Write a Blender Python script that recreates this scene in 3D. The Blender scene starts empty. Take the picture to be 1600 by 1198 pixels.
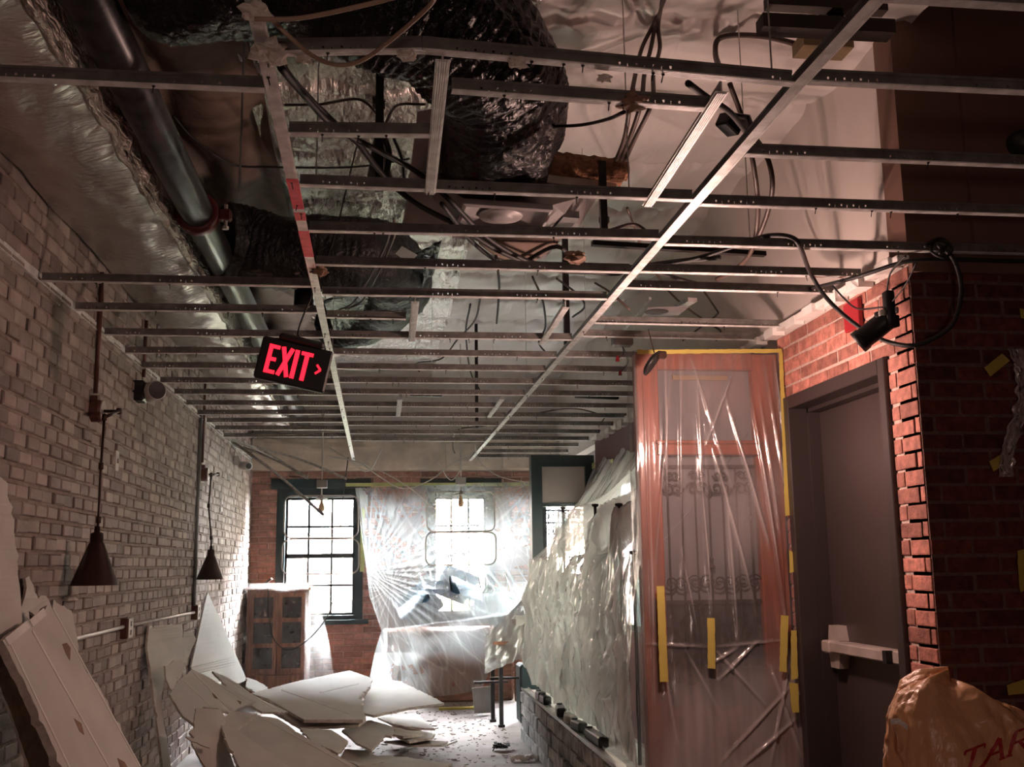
import bpy, math, random
from mathutils import Vector, Matrix, noise
random.seed(7)
S = bpy.context.scene
COL = S.collection
R = math.radians

# ------------------------------------------------------------------ camera
FPX = 1637.7
YAW, PITCH, ROLL = R(7.357), R(9.843), R(-0.743)
EYE = Vector((0, 0, 1.40))
_f = Vector((math.sin(YAW)*math.cos(PITCH), math.cos(YAW)*math.cos(PITCH), math.sin(PITCH)))
_r0 = Vector((math.cos(YAW), -math.sin(YAW), 0))
_u0 = _r0.cross(_f)
_r = _r0*math.cos(ROLL) + _u0*math.sin(ROLL)
_u = _u0*math.cos(ROLL) - _r0*math.sin(ROLL)
cd = bpy.data.cameras.new('camera'); cam = bpy.data.objects.new('camera', cd); COL.objects.link(cam)
cd.sensor_width = 36; cd.lens = FPX/1600*36; cd.clip_start = .05; cd.clip_end = 200
cam.matrix_world = Matrix(((_r.x, _u.x, -_f.x, EYE.x), (_r.y, _u.y, -_f.y, EYE.y), (_r.z, _u.z, -_f.z, EYE.z), (0, 0, 0, 1)))
S.camera = cam

def P(px, py, **k):
    """world point where the sight line of a photo pixel meets the plane x=, y= or z="""
    d = _f + _r*((px-800)/FPX) - _u*((py-599)/FPX)
    (a, v), = k.items(); i = 'xyz'.index(a)
    return EYE + d*((v-EYE[i])/d[i])
def PP(px, py, p, n):
    d = _f + _r*((px-800)/FPX) - _u*((py-599)/FPX)
    n = Vector(n); return EYE + d*((Vector(p)-EYE).dot(n)/d.dot(n))

# ------------------------------------------------------------------ world and lights
W = bpy.data.worlds.new('world'); S.world = W; W.use_nodes = True
bg = W.node_tree.nodes['Background']; bg.inputs[0].default_value = (.93, .97, 1, 1); bg.inputs[1].default_value = 400
S.view_settings.view_transform = 'Standard'; S.view_settings.look = 'None'; S.view_settings.gamma = 1
S.view_settings.exposure = 0.3; S.view_settings.use_curve_mapping = False
S.cycles.max_bounces = 8; S.cycles.transparent_max_bounces = 14; S.cycles.sample_clamp_indirect = 6
S.cycles.caustics_reflective = False; S.cycles.caustics_refractive = False

def light(name, kind, loc, power, color, size=0.0, target=None, sy=None):
    l = bpy.data.lights.new(name, kind); l.energy = power; l.color = color
    o = bpy.data.objects.new(name, l); COL.objects.link(o); o.location = loc
    if kind == 'AREA':
        l.size = size
        if sy: l.shape = 'RECTANGLE'; l.size_y = sy
    else: l.shadow_soft_size = size
    if target is not None:
        o.rotation_euler = (Vector(target)-Vector(loc)).to_track_quat('-Z', 'Y').to_euler()
    return o
for dx, dy, dz in ((0, 0, 0), (.07, 0, .03), (-.07, .02, .02), (0, .07, -.04), (.02, -.07, .05)):
    light('work_lamp_chip', 'POINT', (1.36+dx, 4.32+dy, 2.03+dz), 9.0, (1, .63, .53), 0.0)
light('fill_light_behind', 'POINT', (0.2, -1.6, 1.1), 38, (1, .72, .62), 0.12)  # warm fill added behind the camera; no real lamp stands there
sun = light('sun', 'SUN', (0, 0, 20), 4200, (1, .96, .88), 0, (4, 10, 3)); sun.data.angle = R(1)
o = light('daylight_portal', 'AREA', (2.30, 7.9, 1.5), 1, (1, 1, 1), 3.3, (0, 7.9, 1.5), 1.35); o.data.cycles.is_portal = True
for i, (x0, x1, z0, z1) in enumerate(((-1.12, -.18, .82, 2.27), (.58, 1.34, .82, 2.27), (1.95, 2.7, .1, 2.1))):
    o = light('daylight_portal', 'AREA', ((x0+x1)/2, 12.62, (z0+z1)/2), 1, (1, 1, 1), x1-x0, ((x0+x1)/2, 0, (z0+z1)/2), z1-z0)
    o.data.cycles.is_portal = True

# ------------------------------------------------------------------ materials
M = {}
def new_mat(name):
    m = bpy.data.materials.new(name); m.use_nodes = True; M[name] = m
    return m, m.node_tree.nodes, m.node_tree.links, m.node_tree.nodes['Principled BSDF']
def mat(name, col, rough=.6, metal=0, var=.12, vscale=6, bump=0, bscale=30, bdist=.01, tone=False, col2=None, stretch=(1, 1, 1), spec=.5, detail=4, coat=0, rvar=0):
    m, n, l, b = new_mat(name)
    b.inputs['Roughness'].default_value = rough; b.inputs['Metallic'].default_value = metal
    b.inputs['Specular IOR Level'].default_value = spec
    b.inputs['Coat Weight'].default_value = coat
    tc = n.new('ShaderNodeTexCoord'); mp = n.new('ShaderNodeMapping'); mp.inputs['Scale'].default_value = stretch
    l.new(tc.outputs['Object'], mp.inputs[0])
    nz = n.new('ShaderNodeTexNoise'); nz.inputs['Scale'].default_value = vscale; nz.inputs['Detail'].default_value = detail
    l.new(mp.outputs[0], nz.inputs['Vector'])
    rp = n.new('ShaderNodeValToRGB')
    c2 = col2 or tuple(max(0, c*(1-var*2)) for c in col)
    rp.color_ramp.elements[0].color = (*c2, 1); rp.color_ramp.elements[0].position = .32
    rp.color_ramp.elements[1].color = (*[min(1, c*(1+var)) for c in col], 1); rp.color_ramp.elements[1].position = .68
    l.new(nz.outputs['Fac'], rp.inputs[0])
    out = rp.outputs[0]
    if tone:
        at = n.new('ShaderNodeAttribute'); at.attribute_name = 'tone'
        hs = n.new('ShaderNodeHueSaturation')
        mr = n.new('ShaderNodeMapRange'); mr.inputs[3].default_value = .62; mr.inputs[4].default_value = 1.3
        l.new(at.outputs['Fac'], mr.inputs[0]); l.new(mr.outputs[0], hs.inputs['Value'])
        l.new(out, hs.inputs['Color']); out = hs.outputs[0]
    l.new(out, b.inputs['Base Color'])
    if rvar:
        mr2 = n.new('ShaderNodeMapRange'); mr2.inputs[3].default_value = max(.02, rough-rvar); mr2.inputs[4].default_value = rough+rvar
        l.new(nz.outputs['Fac'], mr2.inputs[0]); l.new(mr2.outputs[0], b.inputs['Roughness'])
    if bump:
        n2 = n.new('ShaderNodeTexNoise'); n2.inputs['Scale'].default_value = bscale; n2.inputs['Detail'].default_value = 5
        l.new(mp.outputs[0], n2.inputs['Vector'])
        bp = n.new('ShaderNodeBump'); bp.inputs['Strength'].default_value = bump; bp.inputs['Distance'].default_value = bdist
        l.new(n2.outputs['Fac'], bp.inputs['Height']); l.new(bp.outputs[0], b.inputs['Normal'])
    return m
def crinkle(name, col, rough, metal, scale=7, strength=.8, dist=.03, stretch=(1, 1, 1), var=.1):
    """creased film or foil: ridged noise and cell creases in the bump"""
    m, n, l, b = new_mat(name)
    b.inputs['Roughness'].default_value = rough; b.inputs['Metallic'].default_value = metal
    tc = n.new('ShaderNodeTexCoord'); mp = n.new('ShaderNodeMapping'); mp.inputs['Scale'].default_value = stretch
    l.new(tc.outputs['Object'], mp.inputs[0])
    w = n.new('ShaderNodeTexNoise'); w.inputs['Scale'].default_value = scale*.6; w.inputs['Detail'].default_value = 3
    l.new(mp.outputs[0], w.inputs['Vector'])
    ad = n.new('ShaderNodeMixRGB'); ad.blend_type = 'ADD'; ad.inputs[0].default_value = .35
    l.new(mp.outputs[0], ad.inputs[1]); l.new(w.outputs['Color'], ad.inputs[2])
    v = n.new('ShaderNodeTexVoronoi'); v.feature = 'DISTANCE_TO_EDGE'; v.inputs['Scale'].default_value = scale
    l.new(ad.outputs[0], v.inputs['Vector'])
    n2 = n.new('ShaderNodeTexNoise'); n2.inputs['Scale'].default_value = scale*3; n2.inputs['Detail'].default_value = 5
    l.new(mp.outputs[0], n2.inputs['Vector'])
    mx = n.new('ShaderNodeMixRGB'); mx.inputs[0].default_value = .45
    l.new(v.outputs['Distance'], mx.inputs[1]); l.new(n2.outputs['Fac'], mx.inputs[2])
    bp = n.new('ShaderNodeBump'); bp.inputs['Strength'].default_value = strength; bp.inputs['Distance'].default_value = dist
    l.new(mx.outputs[0], bp.inputs['Height']); l.new(bp.outputs[0], b.inputs['Normal'])
    rp = n.new('ShaderNodeValToRGB'); rp.color_ramp.elements[0].color = (*[c*(1-2*var) for c in col], 1); rp.color_ramp.elements[1].color = (*col, 1)
    l.new(w.outputs['Fac'], rp.inputs[0]); l.new(rp.outputs[0], b.inputs['Base Color'])
    return m
def film(name, clear=.5, col=(.9, .92, .92), scale=6, stretch=(1, 1, 1), strength=.6, gloss=.18, transl=.5, pv=.07):
    """thin polythene: lets light through, scatters some, shines on its creases"""
    m, n, l, b = new_mat(name); n.remove(b)
    out = [x for x in n if x.type == 'OUTPUT_MATERIAL'][0]
    tc = n.new('ShaderNodeTexCoord'); mp = n.new('ShaderNodeMapping'); mp.inputs['Scale'].default_value = stretch
    l.new(tc.outputs['Object'], mp.inputs[0])
    nz = n.new('ShaderNodeTexNoise'); nz.inputs['Scale'].default_value = scale; nz.inputs['Detail'].default_value = 6; nz.inputs['Distortion'].default_value = .6
    l.new(mp.outputs[0], nz.inputs['Vector'])
    bp = n.new('ShaderNodeBump'); bp.inputs['Strength'].default_value = strength; bp.inputs['Distance'].default_value = .03
    l.new(nz.outputs['Fac'], bp.inputs['Height'])
    tr = n.new('ShaderNodeBsdfTransparent'); tr.inputs[0].default_value = (.97, .97, .97, 1)
    df = n.new('ShaderNodeBsdfDiffuse'); df.inputs[0].default_value = (*col, 1); l.new(bp.outputs[0], df.inputs['Normal'])
    tl = n.new('ShaderNodeBsdfTranslucent'); tl.inputs[0].default_value = (*col, 1); l.new(bp.outputs[0], tl.inputs['Normal'])
    gl = n.new('ShaderNodeBsdfGlossy'); gl.inputs['Roughness'].default_value = .16; l.new(bp.outputs[0], gl.inputs['Normal'])
    m1 = n.new('ShaderNodeMixShader'); m1.inputs[0].default_value = transl; l.new(df.outputs[0], m1.inputs[1]); l.new(tl.outputs[0], m1.inputs[2])
    m2 = n.new('ShaderNodeMixShader'); l.new(m1.outputs[0], m2.inputs[1]); l.new(tr.outputs[0], m2.inputs[2])
    mr = n.new('ShaderNodeMapRange'); mr.inputs[1].default_value = .3; mr.inputs[2].default_value = .7
    mr.inputs[3].default_value = max(0, clear-pv); mr.inputs[4].default_value = min(1, clear+pv)
    l.new(nz.outputs['Fac'], mr.inputs[0])
    fo = n.new('ShaderNodeAttribute'); fo.attribute_name = 'fold'      # doubled film in the folds lets less through
    f1 = n.new('ShaderNodeMath'); f1.operation = 'MULTIPLY_ADD'; f1.inputs[1].default_value = -.75; f1.inputs[2].default_value = 1; f1.use_clamp = True
    l.new(fo.outputs['Fac'], f1.inputs[0])
    f2 = n.new('ShaderNodeMath'); f2.operation = 'MULTIPLY'; l.new(f1.outputs[0], f2.inputs[0]); l.new(mr.outputs[0], f2.inputs[1]); l.new(f2.outputs[0], m2.inputs[0])
    lw = n.new('ShaderNodeLayerWeight'); lw.inputs['Blend'].default_value = .5; l.new(bp.outputs[0], lw.inputs['Normal'])
    pw = n.new('ShaderNodeMath'); pw.operation = 'POWER'; pw.inputs[1].default_value = 4; l.new(lw.outputs['Facing'], pw.inputs[0])
    ma = n.new('ShaderNodeMath'); ma.operation = 'MULTIPLY_ADD'; ma.inputs[1].default_value = .6; ma.inputs[2].default_value = gloss; ma.use_clamp = True
    l.new(pw.outputs[0], ma.inputs[0])
    m3 = n.new('ShaderNodeMixShader'); l.new(ma.outputs[0], m3.inputs[0]); l.new(m2.outputs[0], m3.inputs[1]); l.new(gl.outputs[0], m3.inputs[2])
    l.new(m3.outputs[0], out.inputs[0])
    return m
def emit(name, col, s):
    m, n, l, b = new_mat(name)
    b.inputs['Base Color'].default_value = (*col, 1); b.inputs['Emission Color'].default_value = (*col, 1); b.inputs['Emission Strength'].default_value = s

mat('brick_painted', (.34, .28, .25), .7, 0, .10, 9, .5, 60, .004, tone=True, spec=.35)
mat('mortar_painted', (.30, .235, .20), .9, 0, .15, 20, .8, 60, .01)
mat('mortar_gap', (.035, .022, .018), .95)
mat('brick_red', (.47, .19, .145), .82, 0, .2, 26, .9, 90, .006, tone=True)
mat('brick_red_hazed', (.47, .27, .22), .82, 0, .15, 26, .5, 70, .005, tone=True)  # far brick paled: washed-out haze put into the colour
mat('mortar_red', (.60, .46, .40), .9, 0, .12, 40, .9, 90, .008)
mat('mortar_shaded', (.17, .105, .09), .9, 0, .12, 40, .9, 90, .008)  # mortar of the unlit return wall, its shade put into the colour
mat('brick_shaded', (.13, .03, .02), .75, 0, .25, 26, .8, 90, .006, tone=True)  # red brick darkened: shade of the unlit return wall put into the colour
mat('paint_brown', (.16, .085, .062), .75, 0, .05, 3)
mat('paint_maroon', (.10, .045, .042), .75, 0, .05, 3)
mat('plaster_white', (.66, .60, .56), .85, 0, .04, 3)
mat('plaster_beige', (.76, .69, .58), .85, 0, .12, 5, .3, 20, .01)
mat('kraft', (.24, .17, .135), .7, 0, .15, 5, .5, 8, .03)
crinkle('vinyl', (.72, .69, .66), .42, .1, 1.6, .55, .05, (1.6, 1, 1), .04)
crinkle('foil_roof', (.86, .84, .80), .26, .75, 5, 1, .06, (2.2, 1, 1), .08)
crinkle('foil_duct', (.72, .68, .64), .27, .8, 8, .7, .02, (1, 2.2, 1), .10)
crinkle('foil_rumpled', (.50, .45, .40), .38, .55, 14, 1, .05, (1, .4, 1), .2)
crinkle('poly_black', (.008, .008, .009), .26, 0, 8, 1, .05, (1, 1, 1)).node_tree.nodes['Principled BSDF'].inputs['Specular IOR Level'].default_value = .28
crinkle('poly_dull', (.014, .015, .016), .5, 0, 12, .8, .03, (1, 1, 1))
mat('galvanised', (.62, .60, .57), .34, .75, .18, 25, .25, 120, .002, stretch=(1, 1, 1), rvar=.12)
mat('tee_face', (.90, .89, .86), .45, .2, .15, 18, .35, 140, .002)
mat('tee_web_shaded', (.24, .235, .22), .4, .5, .15, 20)  # same metal darkened: shade on the upright web put into the colour
mat('red_mark', (.85, .10, .14), .6, 0, .1, 30)
mat('steel_pipe', (.055, .056, .058), .33, .55, .25, 14, .15, 60, .003, rvar=.08)
mat('coupling_red', (.09, .012, .012), .4, .1)
mat('conduit_brown', (.13, .055, .045), .4, .3)
mat('conduit_white', (.62, .58, .55), .4, .2)
mat('black_cable', (.012, .012, .012), .6)
mat('brown_cable', (.07, .045, .035), .5)
mat('tan_wire', (.42, .30, .22), .55)
mat('white_wire', (.72, .71, .66), .5)
mat('black_metal', (.014, .013, .013), .42, .3)
mat('black_plastic', (.012, .012, .013), .45)
mat('bronze', (.055, .028, .022), .38, .5)
mat('white_plastic', (.62, .60, .56), .45)
mat('grey_box', (.25, .24, .23), .5, .4)
mat('silver', (.62, .58, .56), .35, .7)
mat('silver_paint', (.58, .50, .46), .4, .3)
mat('dark_frame', (.016, .030, .032), .35, 0, .1, 4)
mat('door_paint', (.050, .036, .034), .38, 0, .04, 4)
mat('door_frame_paint', (.036, .027, .026), .38, 0, .04, 4)
mat('gypsum_face', (.68, .66, .61), .85, 0, .06, 4, .15, 30, .004)
mat('gypsum_paint', (.74, .73, .69), .8, 0, .05, 3, .12, 25, .003)
mat('gypsum_core', (.74, .69, .62), .95, 0, .12, 30, .5, 60, .006)
mat('kraft_paper', (.30, .19, .13), .85, 0, .2, 14)
mat('joint_tape', (.90, .88, .84), .8, 0, .05, 10)
mat('fibreglass', (.36, .17, .09), .95, 0, .3, 22, 1, 60, .03)
mat('sheet_metal', (.34, .33, .33), .4, .6, .1, 8)
mat('diffuser_white', (.44, .42, .42), .4, .1)
mat('wood_red', (.26, .058, .022), .38, 0, .18, 5, .1, 20, .003, stretch=(6, 6, .6))
mat('wood_hutch', (.36, .16, .10), .45, 0, .25, 6, stretch=(6, 6, .8))
mat('wood_table', (.22, .10, .06), .4, 0, .25, 6, stretch=(1, 6, 6))
mat('grey_glass', (.17, .17, .18), .15, 0, .08, 3)
mat('hutch_pane', (.030, .036, .04), .2, 0, .4, 20)
mat('rust_iron', (.02, .014, .012), .6, .3)
mat('blue_vinyl', (.035, .10, .17), .45)
mat('green_vinyl', (.05, .12, .07), .5)
mat('tape_yellow', (.50, .40, .09), .5, 0, .06, 8)
mat('tape_green', (.62, .68, .30), .6)
mat('floor_dusty', (.27, .225, .212), .9, 0, .14, 5, .3, 50, .004, detail=8)
mat('debris', (.26, .20, .18), .9, 0, .4, 30)
mat('stone_grey', (.36, .35, .335), .85, 0, .25, 12, .9, 30, .015, tone=True)
mat('stone_mortar', (.42, .41, .39), .9, 0, .15, 12, .9, 30, .015)
mat('rail_metal', (.60, .60, .58), .3, .7)
crinkle('bag_skin', (.80, .44, .23), .30, 0, 9, .9, .02, (1, 1, .5), .08)
mat('letter_red', (.42, .02, .02), .5)
mat('beam_dark', (.035, .024, .018), .6, .2)
mat('yellow_block', (.26, .19, .10), .7)
mat('alarm_red', (.38, .02, .03), .45)
mat('far_facade', (.34, .25, .21), .9, 0, .1, 3)
mat('hedge', (.18, .21, .12), .9, 0, .5, 3)
mat('pavement', (.72, .71, .68), .9)
mat('bulb_glass', (.75, .55, .30), .15)
mat('concrete_dark', (.10, .08, .07), .9)
mat('added_wall_pale', (.46, .48, .43), .9)
emit('exit_red', (1, .012, .03), 2.2)
film('plastic_window', .70, (.76, .81, .81), 4, (1, 1, .6), .12, .05, .45, pv=.015)
film('plastic_drape', .34, (.95, .97, .94), 6, (1, 1, .25), 1.0, .34, .30)
film('plastic_cabinet', .82, (.55, .51, .50), 6, (1, 1, .35), .45, .09, .3)
film('plastic_hutch', .80, (.88, .88, .86), 6, (1, 1, .4), .3, .04, .5)
film('plastic_scrap', .45, (.8, .72, .7), 14, (1, 1, .4), .8, .25, .3)
m, n, l, b = new_mat('pane_glass'); n.remove(b)
_o = [x for x in n if x.type == 'OUTPUT_MATERIAL'][0]
_t = n.new('ShaderNodeBsdfTransparent'); _g = n.new('ShaderNodeBsdfGlossy'); _g.inputs['Roughness'].default_value = .02
_m = n.new('ShaderNodeMixShader'); _m.inputs[0].default_value = .06
l.new(_t.outputs[0], _m.inputs[1]); l.new(_g.outputs[0], _m.inputs[2]); l.new(_m.outputs[0], _o.inputs[0])

# ------------------------------------------------------------------ mesh helpers
class MB:
    def __init__(s): s.v = []; s.f = []; s.m = []; s.t = []
    def add(s, vs, fs, mi=0, tone=.5):
        k = len(s.v); s.v += [tuple(x) for x in vs]
        for f in fs: s.f.append([k+i for i in f]); s.m.append(mi); s.t.append(tone)
    def box(s, lo, hi, mi=0, mtx=None, bev=0, tone=.5):
        x0, y0, z0 = lo; x1, y1, z1 = hi
        if bev:
            b = bev; vs = []
            for z, i in ((z0, b), (z0+b, 0), (z1-b, 0), (z1, b)):
                c = b
                for (x, y) in ((x0+c, y0+i), (x1-c, y0+i), (x1-i, y0+c), (x1-i, y1-c), (x1-c, y1-i), (x0+c, y1-i), (x0+i, y1-c), (x0+i, y0+c)):
                    vs.append(Vector((x, y, z)))
            fs = [[7, 6, 5, 4, 3, 2, 1, 0], [24+i for i in range(8)]]
            for r in range(3):
                for i in range(8): j = (i+1) % 8; fs.append([r*8+i, r*8+j, r*8+8+j, r*8+8+i])
        else:
            vs = [Vector((x, y, z)) for z in (z0, z1) for (x, y) in ((x0, y0), (x1, y0), (x1, y1), (x0, y1))]
            fs = [[3, 2, 1, 0], [4, 5, 6, 7], [0, 1, 5, 4], [1, 2, 6, 5], [2, 3, 7, 6], [3, 0, 4, 7]]
        if mtx: vs = [mtx @ v for v in vs]
        s.add(vs, fs, mi, tone); return s
    def bar(s, a, b, w, h, mi=0, up=(0, 0, 1), bev=0):
        a = Vector(a); b = Vector(b); d = b-a; L = d.length; d.normalize()
        x = d.cross(Vector(up))
        if x.length < 1e-4: x = d.cross(Vector((1, 0, 0)))
        x.normalize(); z = x.cross(d)
        m = Matrix(((x.x, d.x, z.x, a.x), (x.y, d.y, z.y, a.y), (x.z, d.z, z.z, a.z), (0, 0, 0, 1)))
        return s.box((-w/2, 0, -h/2), (w/2, L, h/2), mi, m, bev)
    def tube(s, pts, r, n=8, mi=0, caps=True, ell=1):
        pts = [Vector(p) for p in pts]; rs = r if isinstance(r, (list, tuple)) else [r]*len(pts)
        t0 = (pts[1]-pts[0]).normalized(); nn = t0.orthogonal().normalized(); vs = []
        for i, p in enumerate(pts):
            t = (pts[min(i+1, len(pts)-1)]-pts[max(i-1, 0)]).normalized()
            nn = (nn-t*nn.dot(t)).normalized(); bb = t.cross(nn)
            for k in range(n):
                a = 2*math.pi*k/n; vs.append(p+(nn*math.cos(a)+bb*math.sin(a)*ell)*rs[i])
        fs = [[i*n+k, i*n+(k+1) % n, (i+1)*n+(k+1) % n, (i+1)*n+k] for i in range(len(pts)-1) for k in range(n)]
        if caps: fs += [list(range(n))[::-1], [(len(pts)-1)*n+k for k in range(n)]]
        s.add(vs, fs, mi); return s
    def lathe(s, prof, n=24, mi=0, mtx=None):
        vs = [Vector((r*math.cos(2*math.pi*k/n), r*math.sin(2*math.pi*k/n), z)) for r, z in prof for k in range(n)]
        if mtx: vs = [mtx @ v for v in vs]
        s.add(vs, [[i*n+k, i*n+(k+1) % n, (i+1)*n+(k+1) % n, (i+1)*n+k] for i in range(len(prof)-1) for k in range(n)], mi); return s
    def grid(s, fn, nu, nv, mi=0):
        vs = [fn(i/nu, j/nv) for j in range(nv+1) for i in range(nu+1)]
        s.add(vs, [[j*(nu+1)+i, j*(nu+1)+i+1, (j+1)*(nu+1)+i+1, (j+1)*(nu+1)+i] for j in range(nv) for i in range(nu)], mi); return s
    def prism(s, poly, nrm, th, mi=0, mside=None, mback=None):
        nrm = Vector(nrm).normalized(); k = len(poly); poly = [Vector(p) for p in poly]
        s.add(poly, [list(range(k))], mi); s.add([p-nrm*th for p in poly], [list(range(k))[::-1]], mi if mback is None else mback)
        s.add(poly+[p-nrm*th for p in poly], [[i, k+i, k+(i+1) % k, (i+1) % k] for i in range(k)], mi if mside is None else mside); return s
    def build(s, name, mats, parent=None, smooth=False, loc=None, solid=0):
        me = bpy.data.meshes.new(name); vs = s.v
        if loc is not None: vs = [tuple(Vector(v)-Vector(loc)) for v in vs]
        me.from_pydata(vs, [], s.f)
        for x in ([mats] if isinstance(mats, str) else mats): me.materials.append(M[x])
        me.polygons.foreach_set('material_index', s.m)
        if smooth: me.polygons.foreach_set('use_smooth', [True]*len(s.f))
        if len(set(s.t)) > 1:
            a = me.attributes.new('tone', 'FLOAT', 'FACE'); a.data.foreach_set('value', s.t)
        me.update(); o = bpy.data.objects.new(name, me); COL.objects.link(o)
        if parent is not None: o.parent = parent
        if loc is not None: o.location = loc
        if solid:
            md = o.modifiers.new('thickness', 'SOLIDIFY'); md.thickness = solid; md.offset = 0
        return o
def tag(o, label, cat, group=None, kind=None):
    o['label'] = label; o['category'] = cat
    if group: o['group'] = group
    if kind: o['kind'] = kind
    return o
def thing(name, loc, label, cat, group=None, rot=(0, 0, 0)):
    o = bpy.data.objects.new(name, None); o.empty_display_size = .1; COL.objects.link(o); o.location = loc; o.rotation_euler = rot
    return tag(o, label, cat, group)
def world_part(mb, name, mats, root, smooth=False, label=None, solid=0):
    """mesh given in world coordinates, hung under a root that has only a location"""
    o = mb.build(name, mats, root, smooth, None, solid)
    base = root; off = Vector((0, 0, 0))
    while base is not None: off += Vector(base.location); base = base.parent
    o.data.transform(Matrix.Translation(-off))
    if label: o['label'] = label
    return o
def struct(o, label=None):
    o['kind'] = 'structure'
    return o
def at(a, b, z):
    "point on a sight line at height z, or at depth -z when z is negative"
    return P(a, b, z=z) if z > 0 else P(a, b, y=-z)
FOLD = []
def folded(o, vals):
    a = o.data.attributes.new('fold', 'FLOAT', 'POINT'); a.data.foreach_set('value', [max(0, min(1, x)) for x in vals[:len(o.data.vertices)]]); vals.clear(); return o
def spline(pts, n=8):
    pts = [Vector(p) for p in pts]; out = []
    q = [pts[0]*2-pts[1]]+pts+[pts[-1]*2-pts[-2]]
    for i in range(1, len(q)-2):
        for k in range(n):
            t = k/n; a, b, c, d = q[i-1:i+3]
            out.append(.5*((2*b)+(c-a)*t+(2*a-5*b+4*c-d)*t*t+(3*b-a-3*c+d)*t**3))
    out.append(pts[-1]); return out
def N(x, y, z=0, s=1): return noise.noise(Vector((x*s, y*s, z*s)))
def jit(a): return random.uniform(-a, a)

# ------------------------------------------------------------------ the setting
G = 2.60            # underside of the suspended grid
XL, XR, YF, YN = -1.44, 2.10, 12.30, 3.82
ROOF = 3.70
def brick_wall(name, o, u, v, w, h, mats, holes=(), bl=.203, ch=.0677, joint=.010, proud=.012, gap=False, jag=.003, start=0.0, back=.10):
    """real bricks standing proud of a mortar bed. o origin, u along, v up; normal = u x v"""
    o = Vector(o); u = Vector(u); v = Vector(v); nn = u.cross(v); mb = MB()
    def pt(a, b, c): return o+u*a+v*b+nn*c
    def inhole(a0, a1, b0, b1):
        return any(a1 > x0+.001 and a0 < x1-.001 and b1 > y0+.001 and b0 < y1-.001 for x0, x1, y0, y1 in holes)
    # mortar backing split around the holes
    xs = sorted({0, w, *[a for q in holes for a in q[:2] if 0 < a < w]}); ys = sorted({0, h, *[b for q in holes for b in q[2:] if 0 < b < h]})
    for i in range(len(xs)-1):
        for j in range(len(ys)-1):
            if not inhole(xs[i], xs[i+1], ys[j], ys[j+1]):
                c = [pt(a, b, d) for d in (-back, 0) for a, b in ((xs[i], ys[j]), (xs[i+1], ys[j]), (xs[i+1], ys[j+1]), (xs[i], ys[j+1]))]
                mb.add(c, [[4, 5, 6, 7], [3, 2, 1, 0], [0, 1, 5, 4], [1, 2, 6, 5], [2, 3, 7, 6], [3, 0, 4, 7]], 2 if gap else 1)
    def slab(a0, a1, b0, b1, c1, mi, tone, bev):
        j = [jit(jag) for _ in range(8)]
        q = [pt(a0, b0, 0), pt(a1, b0, 0), pt(a1, b1, 0), pt(a0, b1, 0),
             pt(a0+j[0]*.4, b0+j[1]*.4, c1*.75), pt(a1+j[2]*.4, b0+j[3]*.4, c1*.75), pt(a1+j[4]*.4, b1+j[5]*.4, c1*.75), pt(a0+j[6]*.4, b1+j[7]*.4, c1*.75),
             pt(a0+bev, b0+bev, c1), pt(a1-bev, b0+bev, c1), pt(a1-bev, b1-bev, c1), pt(a0+bev, b1-bev, c1)]
        fs = [[8, 9, 10, 11]]
        for r in (0, 4):
            fs += [[r+i, r+(i+1) % 4, r+4+(i+1) % 4, r+4+i] for i in range(4)]
        mb.add(q, fs, mi, tone)
    row = 0; b = 0
    while b < h-.005:
        b1 = min(b+ch-joint, h); off = (start+(row % 2)*.5)*(bl+joint)-2*(bl+joint); row += 1
        if gap:
            gd = proud*.45
            segs = [(0, w)]
            for (x0, x1, y0, y1) in holes:
                if b+ch > y0 and b < y1: segs = [s for a0, a1 in segs for s in ((a0, min(a1, x0)), (max(a0, x1), a1)) if s[1]-s[0] > .01]
            for a0, a1 in segs: slab(a0, a1, b1-.001, min(b+ch+.001, h), proud*.62, 1, .5, .0005)
        a = off
        while a < w:
            a0 = max(a+jit(jag), 0); a1 = min(a+bl+jit(jag), w)
            cuts = [(a0, a1)]
            for (x0, x1, y0, y1) in holes:
                if b1 > y0+.02 and b < y1-.02:
                    cuts = [s for c0, c1 in cuts for s in ((c0, min(c1, x0)), (max(c0, x1), c1)) if s[1]-s[0] > .02]
            for c0, c1 in cuts:
                if c1-c0 > .02: slab(c0, c1, b+jit(jag*.5), b1+jit(jag*.5), proud+jit(proud*.3), 0, random.random(), .005)
            a += bl+joint
        b += ch
    return mb.build(name, mats)

mb = MB(); mb.box((-3.2, -3.2, -.1), (5.2, 13.2, 0)); struct(mb.build('floor', 'floor_dusty'))
# left wall: painted brick, continuing above the grid
struct(brick_wall('wall_left', (XL, -2.0, 0), (0, 1, 0), (0, 0, 1), 14.4, 3.7, ['brick_painted', 'mortar_painted', 'mortar_gap'], gap=True, jag=.0065, proud=.018, joint=.014, bl=.148))
# far wall with two windows and the glazed entrance
far_holes = [(-1.12-XL, -.18-XL, .82, 2.30), (.58-XL, 1.34-XL, .82, 2.30), (1.9-XL, 2.75-XL, .0, 2.2)]
struct(brick_wall('wall_far', (XL, YF, 0), (1, 0, 0), (0, 0, 1), 4.7, 2.60, ['brick_red_hazed', 'mortar_red', 'mortar_gap'], holes=far_holes, back=.24, joint=.013))
mb = MB(); mb.box((XL, YF-.02, 2.60), (3.3, YF+.2, ROOF)); struct(mb.build('wall_far_upper', 'vinyl'))
mb = MB(); mb.box((XL+.02, YF-.16, 2.50), (2.1, YF-.03, 2.86))
for i in range(5): x = -1.2+i*.66; mb.box((x, YF-.18-.01*i, 2.52+.02*(i % 2)), (x+.45, YF-.15, 2.80-.03*(i % 3)))
struct(mb.build('trim_1', 'plaster_beige'))
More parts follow.
